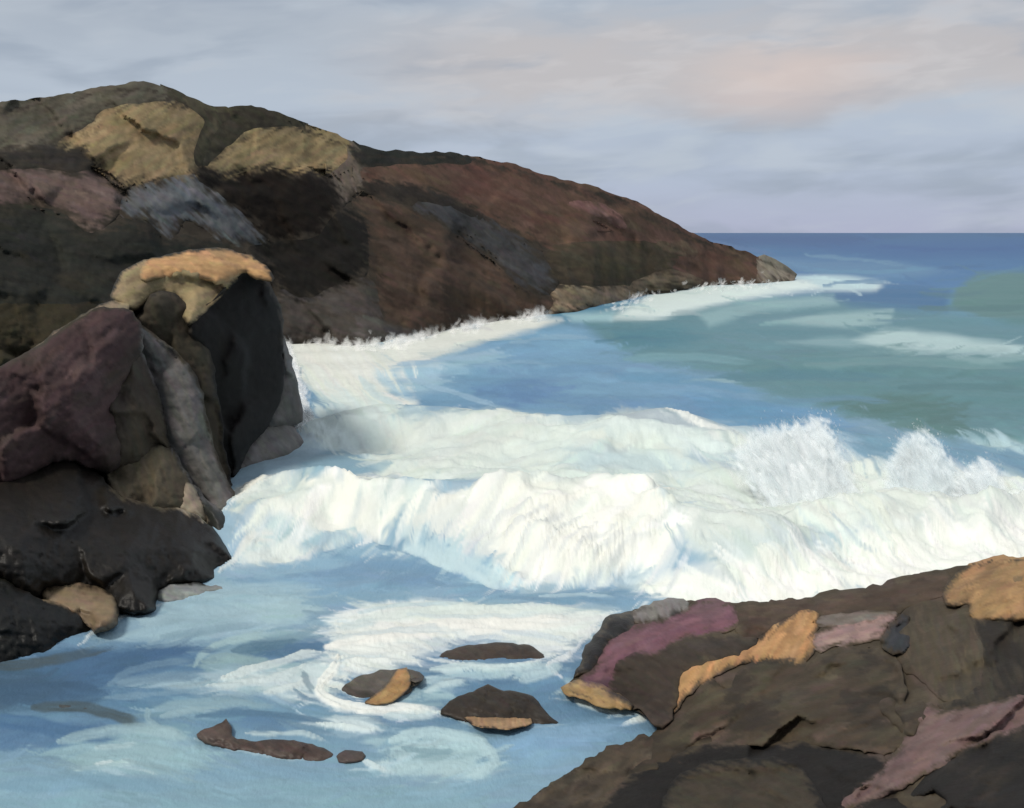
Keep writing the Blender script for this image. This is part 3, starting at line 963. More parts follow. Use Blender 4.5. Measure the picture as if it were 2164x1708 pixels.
def build_sea():
    global seac
    rng = np.random.default_rng(4)
    for poly, c, soft, amt, fo in SEA_REGIONS:
        P = plan(subdivide(np.asarray(poly, float), 25))
        x0, x1 = P[:, 0].min() - 90, P[:, 0].max() + 90
        y0, y1 = P[:, 1].min() - 60, P[:, 1].max() + 60
        j0, j1 = np.searchsorted(gu, [x0, x1])
        i0, i1 = np.searchsorted(gv, [y0, y1])
        if j1 <= j0 or i1 <= i0:
            continue
        s, _, _ = sdf(WU[i0:i1, j0:j1], WV[i0:i1, j0:j1], P)
        a = sstep(s, -soft, soft) * amt
        seac[i0:i1, j0:j1] = seac[i0:i1, j0:j1] * (1 - a[..., None]) + dull(c, .04) * np.array([.96, 1, .98]) * a[..., None]
        foam[i0:i1, j0:j1] = foam[i0:i1, j0:j1] * (1 - a) + fo * a
    src = seac.copy()
    hgt = np.zeros(U.shape)
    Zs = sea_z(XP, YP)
    DP = HOR + F * (EYE - Zs) / YP            # row where each plan point shows

    gvu = np.arange(495, 1990, SS)

    def ang(uu, vv):
        i = min(len(gv) - 1, max(0, int((vv - 495) / SS) + 3))
        j = min(len(gu) - 1, max(0, int((uu - gu[0]) / SS)))
        dp = DP[i, j]
        if 850 < uu < 1440 and 1010 < dp < 1215:
            return -0.2 - 0.45 * ((dp - 1010) / 205)
        if uu > 1440 and 900 < dp < 1250:
            return 0.42
        if 580 < uu < 860 and 720 < dp < 900:
            return 0.8
        if 480 < uu < 850 and 990 < dp < 1180:
            return -0.35
        if dp < 720:
            return 0.02
        if dp > 1300:
            return 0.22 * math.sin(uu / 170 + dp / 90)
        return 0.1 * math.sin(uu / 200)
    c = seac[3:]
    h = hgt[3:]
    band_far = np.arange(len(gvu))[:, None] * np.ones(len(gu), int)[None] < 80
    strokes(rng, c, h, gu, gvu, 2600, 60, 3.0, ang, 0.09, 0.7, src=src[3:], mask=band_far, amp=0.2)
    shift = np.roll(np.roll(src[3:], 9, 1), 3, 0)
    strokes(rng, c, h, gu, gvu, 1500, 80, 9, ang, 0.05, 0.6, src=shift, mask=~band_far, amp=0.5)
    strokes(rng, c, h, gu, gvu, 4200, 58, 8, ang, 0.07, 0.75, src=src[3:], mask=~band_far, amp=0.5)
    strokes(rng, c, h, gu, gvu, 4500, 44, 4.5, ang, 0.05, 0.75, src=src[3:], mask=~band_far, amp=1.0)
    seac[3:] = c
    hgt[3:] = h
    for k, st in enumerate(WATER_STROKES):
        lay(*st, hgt, k)
    Z = Zs + hgt * 0.11 * (1 - .5 * sstep(DP, 1240, 1300)) * np.clip(30 / YP, 0, 1.2) * (0.35 + foam)
    # lumpy foam
    surf = sstep(DP, 830, 900) * sstep(DP, 1290, 1230) * sstep(U, 440, 560)
    Z += surf * foam * (0.34 * fbm(XP / 2.6, YP / 2.0, 97, 3) - 0.22 * np.abs(fbm(XP / 1.5 + YP * .4, YP / 1.3, 98, 3)))
    Z += foam * (0.07 * fbm(XP / 0.9, YP / 0.9, 95, 4) + 0.05 * np.abs(fbm(XP / 0.45, YP / 0.45, 96, 3))) * sstep(YP, 150, 40) * (1 - .7 * sstep(DP, 1240, 1300))
    V = np.stack([XP, YP, Z], -1)
    ny, nx = U.shape
    idx = np.arange(ny * nx).reshape(ny, nx)
    q = np.stack([idx[:-1, :-1], idx[1:, :-1], idx[1:, 1:], idx[:-1, 1:]], -1).reshape(-1, 4)
    V = V.reshape(-1, 3)
    lum = seac.mean(-1, keepdims=True)
    deep = np.clip(1.25 - lum / .55, 0, 1) * sstep(DP, 1150, 1300)[..., None]
    seac = seac * (1 - foam[..., None] * np.array([0, .012, .05]))
    T = np.clip(seac * (1 - deep * np.array([.18, .2, .24])) / SEA_GAIN, 0.01, 0.87).reshape(-1, 3)
    # the same water carried on to both sides, in coarse steps
    extra_V, extra_q, extra_T = [], [], []
    n0 = len(V)
    rows = np.unique(np.concatenate([np.arange(0, ny, 12), [ny - 1]]))
    for side in (0, 1):
        jj = 0 if side == 0 else nx - 1
        us = [gu[jj]] + [(-800 if side == 0 else 3000), (-2500 if side == 0 else 4700), (-9000 if side == 0 else 11000), (-40000 if side == 0 else 42000)]
        base = n0 + sum(len(e) for e in extra_V)
        for r in rows:
            for k, uu in enumerate(us):
                Y = YP[r, jj]
                z = V[r * nx + jj][2] if k == 0 else 0.0
                extra_V.append(np.array([[(uu - CX) / F * Y, Y, z - (0.0 if k else 0.02)]]))
                extra_T.append(T[r * nx + jj][None])
        m = len(us)
        for a in range(len(rows) - 1):
            for k in range(m - 1):
                i0 = base + a * m + k
                f = [i0, i0 + m, i0 + m + 1, i0 + 1]
                extra_q.append(f if side else f[::-1])
    V = np.concatenate([V] + extra_V)
    T = np.concatenate([T] + extra_T)
    q = np.concatenate([q, np.array(extra_q)])
    o = make_mesh('sea', V, q, T, M_SEA, origin=(0, 0, 0))
    tag(o, 'blue and teal sea with a long white breaker rolling into the cove', 'sea', kind='structure')


build_sea()


# ------------------------------------------------------------------ the headland
SH = [(-500, 52, 740), (0, 62, 740), (300, 74, 740), (480, 92, 735), (600, 104, 716), (700, 99, 726), (760, 97, 732), (810, 97.5, 730), (900, 106, 710), (930, 117, 690), (1000, 117, 690),
      (1060, 134, 665), (1150, 130, 670), (1200, 136, 662), (1300, 147, 650), (1385, 174, 625), (1400, 204, 605), (1560, 211, 602), (1640, 216, 600), (1680, 230, 592), (1800, 240, 590)]
SK = [(-500, 85, 235), (0, 98, 228), (290, 112, 183), (470, 118, 240), (640, 126, 270), (740, 132, 305), (930, 150, 332), (1060, 160, 350), (1300, 182, 415), (1440, 205, 490), (1560, 222, 540),
      (1680, 236, 585), (1800, 246, 588)]


def hill_field(px, py):
    px = np.asarray(px, float)
    off = np.linspace(-130, 130, 9)
    ds = sum(interp(px + o, SH)[0] for o in off) / 9
    dk = sum(interp(px + o, SK)[0] for o in off) / 9
    ps = interp(px, SH)[1]
    pk = interp(px, SK)[1]
    t = np.clip((ps - py) / np.maximum(ps - pk, 6), -0.2, 1.1)
    t = np.where(t > 0, np.abs(t) ** 1.3, t * 0)
    return ds + (dk - ds) * t


def hill_base(px, py):
    return hill_field(px, py) + 0.6


skyline = [(-300, 240), (-100, 232), (0, 228), (60, 225), (120, 215), (180, 200), (240, 188), (290, 183), (330, 188), (370, 205), (430, 230), (470, 240), (500, 235), (545, 238), (590, 250), (640, 270), (700, 293),
           (735, 305), (790, 327), (850, 333), (930, 332), (990, 336), (1060, 348), (1120, 365), (1180, 385), (1240, 400), (1300, 415), (1350, 435), (1400, 465), (1440, 490), (1500, 518), (1560, 540), (1620, 552), (1650, 570), (1675, 589)]
shore = [(1640, 600), (1560, 602), (1480, 604), (1402, 606), (1385, 625), (1300, 650), (1200, 662), (1150, 670), (1060, 666), (1000, 690), (930, 691), (900, 710), (810, 730), (760, 732), (700, 726), (600, 716), (480, 760), (300, 800), (-300, 800)]
headland = rock('headland', skyline + [(a, b + 9) for a, b in shore], hill_base, (74, 66, 55), M_HILL, s=4, bulge=0.0, step=0.05, thick=45, round_w=60, facet=1.9, fsize=125, rough=4, relief=0.09, wl=False, nst=1500, fseed=777)
tag(headland, 'brown rocky headland sloping down to a point in the sea', 'headland', kind='structure')
headland['_org'] = list(headland.location)


def patch(name, poly, color, label, bulge=1.0, thick=3.0, colors=(), angle=0.4, rough=6, facet=None, fsize=None, **kw):
    o = rock(name, poly, hill_base, color, M_HILL, headland, s=kw.pop('s', 4.0), bulge=bulge * 0.3 + 0.1, thick=thick, round_w=kw.pop('round_w', 40), facet=1.9, fsize=125, rough=rough * .8, relief=0.09, blend=28, angle=angle,
             colors=colors, wl=False, fseed=777, sink=-0.06, step=0.12, **kw)
    o['label'] = label
    return o


patch('heath_slope', [(-60, 230), (60, 223), (180, 199), (290, 181), (345, 190), (370, 206), (330, 222), (220, 232), (190, 268), (110, 305), (0, 325), (-60, 325)], (94, 89, 74), 'dull olive slope along the hilltop', colors=[((112, 102, 88), .1, .5, .6)], angle=-0.3)
patch('heath_slope', [(330, 186), (370, 203), (430, 229), (470, 240), (505, 234), (480, 275), (445, 335), (415, 355), (395, 330), (430, 270), (400, 225)], (84, 79, 60), 'dark olive gully between the two hilltops', angle=1.0)
patch('grass_slope', [(215, 224), (300, 212), (360, 213), (430, 232), (452, 250), (420, 300), (420, 360), (390, 374), (268, 394), (240, 378), (195, 342), (180, 318), (105, 303), (190, 264)], (142, 120, 82), 'large dry ochre grass slope under the summit', bulge=2, angle=-0.5, colors=[((124, 108, 74), .0, .4, .7), ((158, 134, 96), .25, .6, .6)])
patch('heath_slope', [(440, 248), (500, 233), (550, 237), (620, 261), (650, 272), (530, 280), (480, 320), (440, 350), (415, 350)], (78, 74, 58), 'dark crown of the second hilltop', angle=0.4)
patch('grass_slope', [(440, 350), (470, 318), (500, 298), (520, 274), (580, 265), (640, 270), (700, 293), (733, 308), (745, 345), (705, 364), (640, 362), (560, 353), (480, 374), (450, 364)], (144, 123, 83), 'smaller ochre grass slope on the second hilltop', bulge=2, angle=-0.4, colors=[((126, 108, 74), .0, .4, .7)])
patch('scree', [(695, 305), (735, 303), (752, 325), (775, 365), (757, 405), (722, 425), (700, 385)], (110, 97, 84), 'grey brown scree right of the ochre grass', angle=1.2)
patch('ridge_scrub', [(733, 303), (790, 326), (860, 332), (1000, 336), (985, 352), (860, 354), (765, 354), (745, 332)], (60, 62, 56), 'dark scrub along the ridge', angle=0.1, rough=9)
patch('rock_outcrop', [(412, 362), (432, 350), (480, 374), (555, 351), (640, 362), (690, 366), (715, 390), (724, 432), (700, 450), (670, 505), (560, 505), (520, 460), (470, 415), (425, 388)], (46, 38, 31), 'dark brown outcrop below the second ochre slope', bulge=3, angle=0.5, colors=[((40, 34, 29), .0, .4, .7)])
patch('rock_outcrop', [(-60, 322), (80, 309), (150, 308), (186, 318), (197, 350), (150, 364), (90, 352), (-60, 360)], (66, 62, 56), 'black ledge at the far left under the ochre slope', bulge=2, angle=0.0)
patch('heath_slope', [(-60, 352), (50, 350), (110, 350), (160, 366), (215, 362), (242, 386), (262, 412), (250, 440), (200, 492), (178, 480), (130, 442), (60, 427), (-60, 430)], (108, 88, 81), 'mauve heather slope at the left', bulge=2, angle=0.3, colors=[((118, 99, 91), .1, .5, .6), ((90, 76, 68), .1, .5, .6)])
patch('rock_outcrop', [(250, 425), (280, 402), (330, 382), (400, 366), (428, 386), (472, 415), (522, 456), (572, 514), (480, 514), (420, 462), (380, 458), (360, 505), (332, 482), (310, 452), (270, 462)], (95, 97, 99), 'blue grey rock slab slanting down the slope', bulge=2, angle=0.7, colors=[((104, 104, 106), .1, .5, .6)])
patch('heath_slope', [(-60, 428), (60, 425), (130, 440), (180, 478), (222, 490), (280, 458), (330, 498), (420, 512), (560, 512), (480, 540), (340, 556), (270, 590), (230, 640), (130, 690), (-60, 660)], (58, 59, 52), 'dark greenish hollow behind the ochre capped block', angle=0.2, colors=[((66, 62, 48), .0, .4, .6)])
patch('heath_slope', [(-60, 645), (40, 620), (130, 620), (250, 640), (160, 700), (80, 760), (-60, 800)], (72, 65, 46), 'olive bank behind the red boulder', angle=-0.4, thick=2)
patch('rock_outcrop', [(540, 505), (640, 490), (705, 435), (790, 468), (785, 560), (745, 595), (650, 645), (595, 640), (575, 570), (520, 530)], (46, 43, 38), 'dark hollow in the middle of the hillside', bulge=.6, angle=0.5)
patch('heath_slope', [(752, 350), (860, 338), (930, 333), (1060, 350), (1180, 387), (1260, 406), (1350, 438), (1440, 493), (1500, 521), (1605, 550), (1620, 585), (1560, 600), (1480, 600), (1400, 572), (1300, 545), (1160, 530), (1050, 470), (920, 402), (760, 385)],
      (106, 79, 65), 'long red brown heather slope of the far ridge', bulge=2, angle=0.42, colors=[((94, 78, 58), .0, .4, .6), ((112, 74, 64), .1, .5, .6)])
patch('heath_slope', [(1195, 424), (1270, 431), (1312, 455), (1332, 488), (1300, 482), (1260, 457), (1200, 437)], (126, 90, 84), 'pink heather streak near the ridge', bulge=2.6, angle=0.6, facet=.2, rough=4)
patch('heath_slope', [(1150, 522), (1250, 497), (1400, 492), (1430, 522), (1465, 548), (1400, 578), (1350, 602), (1250, 612), (1180, 592)], (84, 74, 56), 'olive slope above the tan shore', bulge=3, angle=0.2)
patch('grass_slope', [(1375, 512), (1440, 510), (1485, 542), (1410, 540)], (112, 94, 72), 'small tan patch near the point', bulge=3, facet=.2, rough=4)
patch('rock_outcrop', [(745, 397), (780, 380), (860, 384), (940, 410), (1030, 460), (1065, 502), (960, 474), (880, 432), (800, 412)], (62, 56, 50), 'dark band of rock across the hillside', bulge=2, angle=0.4)
patch('rock_outcrop', [(850, 420), (940, 414), (1030, 460), (1082, 490), (1115, 512), (1172, 580), (1168, 625), (1110, 608), (1020, 524), (960, 482)], (78, 77, 78), 'slate grey band slanting down to the shore', bulge=2.4, angle=0.55, colors=[((68, 66, 62), .0, .4, .6)])
patch('rock_outcrop', [(745, 408), (860, 432), (1020, 528), (1110, 612), (1172, 628), (1192, 650), (1150, 671), (1060, 669), (1000, 692), (930, 697), (860, 692), (800, 672), (785, 560), (775, 470)], (92, 73, 59), 'big brown cliff above the surf', bulge=2.4, angle=0.45, colors=[((76, 62, 49), .0, .35, .8), ((106, 84, 68), .2, .55, .7)])
patch('rock_outcrop', [(592, 605), (640, 642), (740, 590), (800, 602), (805, 680), (870, 695), (935, 690), (925, 713), (810, 733), (760, 735), (690, 727), (590, 722), (575, 660)], (84, 77, 71), 'grey wet cliff foot left of the brown cliff', bulge=2, angle=0.35, colors=[((74, 70, 74), .0, .4, .8), ((102, 96, 88), .2, .6, .6)])
patch('shore_rock', [(1165, 615), (1250, 608), (1320, 602), (1388, 625), (1300, 652), (1205, 664), (1155, 664), (1180, 635)], (146, 125, 99), 'tan shore rock at the bend of the headland', bulge=2.6, angle=0.4, colors=[((112, 98, 78), .0, .4, .7)], rough=7)
patch('shore_rock', [(1320, 598), (1400, 566), (1490, 590), (1480, 605), (1402, 608), (1380, 622)], (118, 102, 82), 'grey brown shore rock under the red slope', bulge=2, angle=0.1)
patch('shore_rock', [(1600, 556), (1620, 549), (1650, 566), (1678, 590), (1640, 600), (1600, 603)], (132, 122, 106), 'pale rock at the tip of the point', bulge=1.6, angle=0.8, facet=.4, fsize=25, s=3)

# ------------------------------------------------------------------ the near cliff on the left
cl_f = plane_field([(-80, 800, 35), (220, 650, 40.8), (400, 690, 43.2), (420, 570, 48), (585, 660, 49.5), (596, 800, 51), (492, 1010, 46.4), (0, 1000, 34.8), (250, 990, 38), (506, 1110, 39.5), (350, 1258, 31.6), (490, 1165, 36), (0, 1240, 29.6), (0, 1390, 26.9), (300, 800, 41.5), (420, 900, 43)])
cliff_base = rock('cliff_base', [(-300, 900), (-80, 830), (30, 775), (100, 735), (180, 680), (250, 640), (300, 580), (420, 545), (530, 560), (575, 600), (586, 660), (590, 800), (560, 900), (490, 1005), (495, 1100), (495, 1160), (450, 1180), (340, 1240), (300, 1270), (200, 1310), (120, 1340), (0, 1390), (-300, 1400)],
                  cl_f, (62, 56, 48), M_ROCK, s=6, bulge=.2, thick=8, facet=.2, fsize=80, relief=.06)
tag(cliff_base, 'dark rock of the near cliff at the left', 'cliff', kind='structure')
N = dict(facet=0.5, fsize=115, relief=0.03, bulge=0.6, thick=3.0, round_w=44, step=.22, blend=9)

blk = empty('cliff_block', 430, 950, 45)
tag(blk, 'tall cliff block with a shaded face coloured black and an ochre cap beside the surf', 'cliff')
rock('shaded_face', [(514, 570), (545, 588), (577, 618), (593, 660), (594, 740), (604, 800), (578, 872), (562, 905), (525, 940), (503, 992), (492, 1014), (465, 975), (450, 900), (445, 820), (430, 740), (392, 695), (440, 648), (480, 608)],
     [(590, 660, 47.5), (600, 800, 49), (492, 1010, 44.4), (400, 690, 41.5), (450, 820, 42)], (36, 32, 29), M_ROCK, blk, angle=1.3, colors=[((46, 41, 36), .2, .6, .6)], **N)  # shade of this side painted in as a near-black base colour
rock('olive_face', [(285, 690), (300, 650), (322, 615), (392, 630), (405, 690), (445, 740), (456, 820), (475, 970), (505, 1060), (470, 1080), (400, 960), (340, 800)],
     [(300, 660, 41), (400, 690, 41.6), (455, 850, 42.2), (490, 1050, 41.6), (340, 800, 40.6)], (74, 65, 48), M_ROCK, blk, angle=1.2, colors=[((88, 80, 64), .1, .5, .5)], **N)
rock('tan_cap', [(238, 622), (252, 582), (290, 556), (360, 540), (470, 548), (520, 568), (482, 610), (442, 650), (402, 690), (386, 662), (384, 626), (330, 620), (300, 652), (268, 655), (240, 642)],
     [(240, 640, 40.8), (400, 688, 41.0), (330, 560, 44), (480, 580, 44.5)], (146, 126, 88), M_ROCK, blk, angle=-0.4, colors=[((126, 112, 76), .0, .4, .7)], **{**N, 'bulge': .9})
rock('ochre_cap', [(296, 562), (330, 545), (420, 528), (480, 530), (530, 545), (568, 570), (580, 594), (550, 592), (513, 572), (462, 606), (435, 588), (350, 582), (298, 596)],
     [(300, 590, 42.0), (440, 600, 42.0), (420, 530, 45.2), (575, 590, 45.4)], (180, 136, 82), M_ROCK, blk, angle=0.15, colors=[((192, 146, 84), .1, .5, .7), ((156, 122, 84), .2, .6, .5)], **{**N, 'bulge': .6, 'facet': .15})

o = rock('grey_slab', [(294, 688), (312, 698), (346, 724), (382, 755), (412, 790), (424, 830), (442, 900), (454, 960), (484, 1030), (504, 1090), (518, 1125), (500, 1150), (440, 1085), (408, 1020), (385, 990), (350, 935), (342, 870), (328, 820), (290, 745)],
         [(300, 690, 39.6), (420, 830, 39.8), (510, 1110, 37.6), (400, 1010, 38.2)], (102, 99, 95), M_ROCK, angle=1.1, colors=[((90, 90, 86), .0, .4, .7)], **N)
tag(o, 'long grey slab leaning down between the red boulder and the shaded black face', 'rock slab')

red = empty('red_boulder', 150, 1000, 35)
tag(red, 'huge dull red boulder at the left edge', 'boulder')
rock('red_face', [(-80, 815), (30, 762), (100, 720), (170, 672), (220, 650), (272, 652), (300, 690), (298, 745), (270, 800), (240, 870), (262, 960), (240, 1000), (200, 990), (150, 968), (100, 980), (50, 1015), (-80, 1050)],
     [(-40, 800, 33), (220, 650, 38), (290, 700, 38.2), (250, 990, 35.8), (0, 1000, 32.5)], (84, 61, 60), M_ROCK, red, angle=-0.7, colors=[((100, 76, 75), .05, .45, .7), ((76, 64, 55), .05, .45, .8)], **{**N, 'bulge': 1.2, 'facet': .6, 'fsize': 130})
rock('brown_face', [(262, 740), (292, 735), (332, 820), (348, 870), (354, 935), (390, 1000), (330, 1010), (250, 1005), (215, 960), (225, 860)],
     [(290, 740, 38.6), (350, 900, 38.6), (250, 1000, 36.2), (230, 860, 36.6)], (78, 69, 58), M_ROCK, red, angle=1.2, colors=[((86, 76, 56), .0, .4, .7)], **{**N, 'bulge': 1.1})
o = rock('tan_ledge', [(60, 745), (110, 708), (180, 664), (235, 636), (280, 650), (230, 668), (170, 690), (100, 740)], [(100, 720, 38.5), (240, 640, 40), (180, 700, 38.5)], (124, 108, 86), M_ROCK, angle=-0.6, **{**N, 'bulge': .4})
tag(o, 'thin tan ledge showing behind the top of the red boulder', 'rock ledge')
bank = empty('brown_bank', 340, 1060, 36)
tag(bank, 'brown bank with a pale tip at the foot of the grey slab', 'rock')
rock('bank_face', [(225, 965), (300, 945), (350, 935), (400, 1005), (414, 1065), (375, 1090), (310, 1085), (240, 1070)], [(250, 960, 36.4), (400, 1010, 37.4), (320, 1080, 35.4)], (94, 84, 64), M_ROCK, bank, angle=1.3, **{**N, 'bulge': .6})
rock('pale_tip', [(388, 1018), (412, 1030), (430, 1070), (446, 1105), (400, 1090), (365, 1080)], [(390, 1020, 36.7), (446, 1105, 36.2), (370, 1080, 35.8)], (150, 134, 112), M_ROCK, bank, angle=0.9, **{**N, 'bulge': .3, 'thick': 1})
o = rock('dark_wedge', [(402, 1018), (432, 1062), (490, 1085), (516, 1128), (502, 1166), (470, 1145), (440, 1105)], [(410, 1020, 37.5), (516, 1128, 36.4), (450, 1130, 35.6)], (60, 62, 58), M_WET, angle=1.0, **{**N, 'bulge': .4, 'thick': 1.5})
tag(o, 'narrow dark wedge of rock at the waterline under the grey slab', 'rock')
o = rock('black_rock', [(-80, 1050), (60, 992), (100, 977), (140, 965), (185, 985), (250, 1050), (330, 1074), (400, 1082), (442, 1112), (500, 1166), (448, 1174), (462, 1200), (420, 1208), (338, 1210), (326, 1258), (358, 1262), (300, 1278), (230, 1260), (150, 1235), (95, 1240), (60, 1275), (0, 1240), (-80, 1230)],
         [(500, 1165, 34.6), (350, 1262, 30.3), (0, 1240, 28), (140, 965, 35.0), (-40, 1030, 32)], (45, 40, 33), M_WET, angle=0.6, colors=[((54, 47, 38), .0, .5, .7)], **{**N, 'bulge': 1.4, 'facet': .5, 'fsize': 120})
tag(o, 'broad black rock mass stepping down to the water at the left', 'rock')
o = rock('tan_ledge', [(84, 1264), (110, 1228), (170, 1230), (232, 1250), (254, 1282), (216, 1308), (150, 1294)], [(110, 1230, 29.2), (230, 1250, 29.2), (150, 1292, 27.9)], (128, 108, 80), M_WET, angle=0.3, **{**N, 'bulge': .25, 'thick': 1.5, 'facet': .25, 'fsize': 50})
tag(o, 'low tan ledge lying in front of the black rock mass', 'rock ledge')
o = rock('low_rock', [(-80, 1215), (0, 1222), (40, 1250), (90, 1268), (160, 1290), (212, 1302), (206, 1314), (130, 1332), (168, 1356), (140, 1366), (60, 1386), (0, 1396), (-80, 1400)],
         [(0, 1392, 25.9), (205, 1312, 28.2), (0, 1222, 27.4), (-60, 1400, 25.6)], (38, 39, 36), M_WET, angle=0.3, **{**N, 'bulge': .5, 'facet': .2})
tag(o, 'low blackish green rock in the lower left corner of the cliff', 'rock')
foot = empty('grey_foot_rock', 570, 960, 49)
tag(foot, 'grey brown rock jutting into the surf below the shaded black face', 'rock')
rock('foot_face', [(494, 1010), (502, 935), (532, 906), (580, 899), (612, 894), (652, 946), (622, 976), (545, 985)], [(500, 1000, 46.2), (650, 946, 50.5), (600, 896, 51), (520, 920, 47.5)], (108, 104, 99), M_WET, foot, angle=0.9, colors=[((92, 87, 82), .0, .4, .7)], **{**N, 'bulge': .8})
rock('streaked_face', [(588, 700), (612, 750), (628, 830), (644, 884), (606, 904), (560, 914), (572, 870), (596, 800)], [(590, 720, 50), (640, 880, 51.5), (565, 905, 49.5)], (98, 94, 90), M_WET, foot, angle=1.3, **{**N, 'bulge': .4})
o = rock('pale_ledge', [(322, 1245), (345, 1208), (400, 1202), (445, 1212), (486, 1218), (430, 1236), (370, 1250)], [(330, 1245, 30.8), (400, 1203, 32), (480, 1218, 32)], (150, 154, 150), M_WET, angle=0.05, **{**N, 'bulge': .2, 'facet': .05, 'thick': .6})
tag(o, 'pale wet ledge washed by water right of the black rock mass', 'rock ledge')

# ------------------------------------------------------------------ the rock shelf on the right
shelf_f = plane_field([(1190, 1428, 24.4), (1300, 1454, 23.8), (1390, 1508, 22.7), (1130, 1642, 20.1), (1040, 1692, 19.3), (1212, 1392, 25.3), (1290, 1302, 27.2), (1500, 1270, 28.4), (1740, 1250, 28.4), (2000, 1200, 27.2), (2164, 1182, 26.2),
                       (2350, 1182, 25.5), (1650, 1600, 18.6), (2164, 1700, 12.8), (2164, 1900, 10.5), (1300, 1720, 17.8), (1200, 1900, 15.5), (1650, 1850, 14.0), (2164, 1450, 18.6), (1700, 1400, 23.2), (1500, 1450, 22.6), (1800, 1550, 18.5), (1900, 1330, 23.5), (2350, 1500, 16.5)])


def shelf_base(px, py):
    return shelf_f(px, py) + 0.12


shelf = rock('rock_shelf', [(1195, 1425), (1215, 1392), (1250, 1332), (1290, 1302), (1400, 1273), (1500, 1270), (1600, 1274), (1700, 1268), (1740, 1248), (1860, 1242), (1880, 1222), (1990, 1202), (2040, 1192), (2110, 1182), (2420, 1182), (2420, 1950), (900, 1950), (1000, 1720), (1042, 1692), (1130, 1642), (1200, 1592), (1270, 1552), (1388, 1514), (1390, 1500), (1360, 1470), (1300, 1450), (1240, 1440)],
             shelf_base, (88, 75, 55), M_ROCK, s=4, bulge=.0, step=.04, thick=3, round_w=40, facet=.22, fsize=110, relief=.022, angle=-0.4, fseed=555, colors=[((98, 86, 64), .05, .4, .8), ((64, 54, 44), .05, .45, .8), ((104, 84, 74), .15, .5, .7)])
tag(shelf, 'brown foreground rock shelf at the lower right', 'rock shelf', kind='structure')


def srock(name, poly, color, label, cat='boulder', bulge=0.35, mat=None, raise_=0.0, **kw):
    bulge = bulge * .5
    raise_ = raise_ * .3
    a = dict(facet=.22, fsize=110, relief=.022, thick=1.0, round_w=36, rough=8, fseed=555, sink=-.04, step=.07, blend=15)
    a.update(kw)
    f = (lambda px, py: shelf_base(px, py) - raise_)
    o = rock(name, poly, f, color, mat or M_ROCK, bulge=bulge, **a)
    return tag(o, label, cat) if label else o


G1 = None
srock('black_boulder', [(1213, 1398), (1248, 1332), (1290, 1300), (1345, 1300), (1335, 1332), (1275, 1364), (1232, 1394)], (52, 47, 43), 'black rock at the water end of the mauve boulder', bulge=.4, mat=M_WET)
srock('wet_grey_boulder', [(1325, 1302), (1400, 1271), (1455, 1268), (1440, 1302), (1350, 1314)], (124, 119, 112), 'grey wet rock on the shelf edge behind the mauve boulder', bulge=.2, mat=M_WET, angle=1.2)
srock('mauve_boulder', [(1218, 1404), (1270, 1362), (1330, 1326), (1420, 1306), (1470, 1276), (1500, 1268), (1550, 1284), (1566, 1322), (1510, 1337), (1430, 1348), (1400, 1382), (1345, 1384), (1316, 1412), (1275, 1430), (1230, 1426)], (122, 82, 93), 'long mauve boulder along the shelf edge', bulge=.5, angle=-0.4, colors=[((110, 86, 86), .0, .4, .6)], raise_=.12, rough=5)
srock('brown_boulder', [(1552, 1277), (1640, 1276), (1720, 1268), (1870, 1241), (1990, 1204), (2020, 1240), (1930, 1284), (1800, 1300), (1740, 1304), (1700, 1292), (1640, 1322), (1600, 1345), (1556, 1350)], (96, 78, 62), 'long brown ridge of rock against the white surf', bulge=.3, angle=-0.15, colors=[((84, 66, 52), .0, .4, .7)], rough=8)
srock('dark_brown_boulder', [(1285, 1412), (1330, 1374), (1400, 1382), (1430, 1352), (1510, 1340), (1560, 1348), (1610, 1352), (1545, 1388), (1480, 1398), (1432, 1424), (1424, 1474), (1392, 1504), (1360, 1468), (1310, 1444)], (78, 66, 54), 'dark brown rock below the mauve boulder', bulge=.5, raise_=.7, angle=0.5, colors=[((88, 72, 64), .1, .5, .6)])
srock('ochre_boulder', [(1418, 1468), (1422, 1418), (1470, 1386), (1530, 1366), (1600, 1350), (1626, 1338), (1640, 1318), (1690, 1289), (1730, 1292), (1720, 1332), (1716, 1374), (1702, 1402), (1650, 1398), (1600, 1394), (1540, 1410), (1482, 1440), (1454, 1466)], (180, 132, 76), 'long orange ochre rock crossing the middle of the shelf', bulge=.35, angle=-1.0, colors=[((164, 122, 74), .0, .4, .7)], raise_=.22)
srock('pink_slab', [(1712, 1348), (1760, 1320), (1850, 1310), (1896, 1294), (1876, 1332), (1852, 1352), (1790, 1362), (1750, 1368), (1718, 1372)], (150, 122, 114), 'pink grey slab right of the orange ochre rock', 'rock slab', bulge=.2, angle=-0.25, raise_=.15)
srock('grey_slab', [(1714, 1322), (1742, 1300), (1860, 1290), (1905, 1293), (1850, 1312), (1760, 1324)], (118, 108, 98), 'thin grey brown slab above the pink grey slab', 'rock slab', bulge=.2, angle=-0.1, raise_=.1)
srock('slate_boulder', [(1862, 1364), (1890, 1310), (1912, 1298), (1924, 1340), (1918, 1378), (1880, 1380)], (66, 69, 73), 'small dark slate blue block right of the pink grey slab', bulge=.3, raise_=.2, angle=-1.1, fsize=30)
och = empty('ochre_dome', 2120, 1300, 24.5)
tag(och, 'large rounded ochre boulder at the right edge', 'boulder')
f_o = (lambda px, py: shelf_f(px, py) - .14)
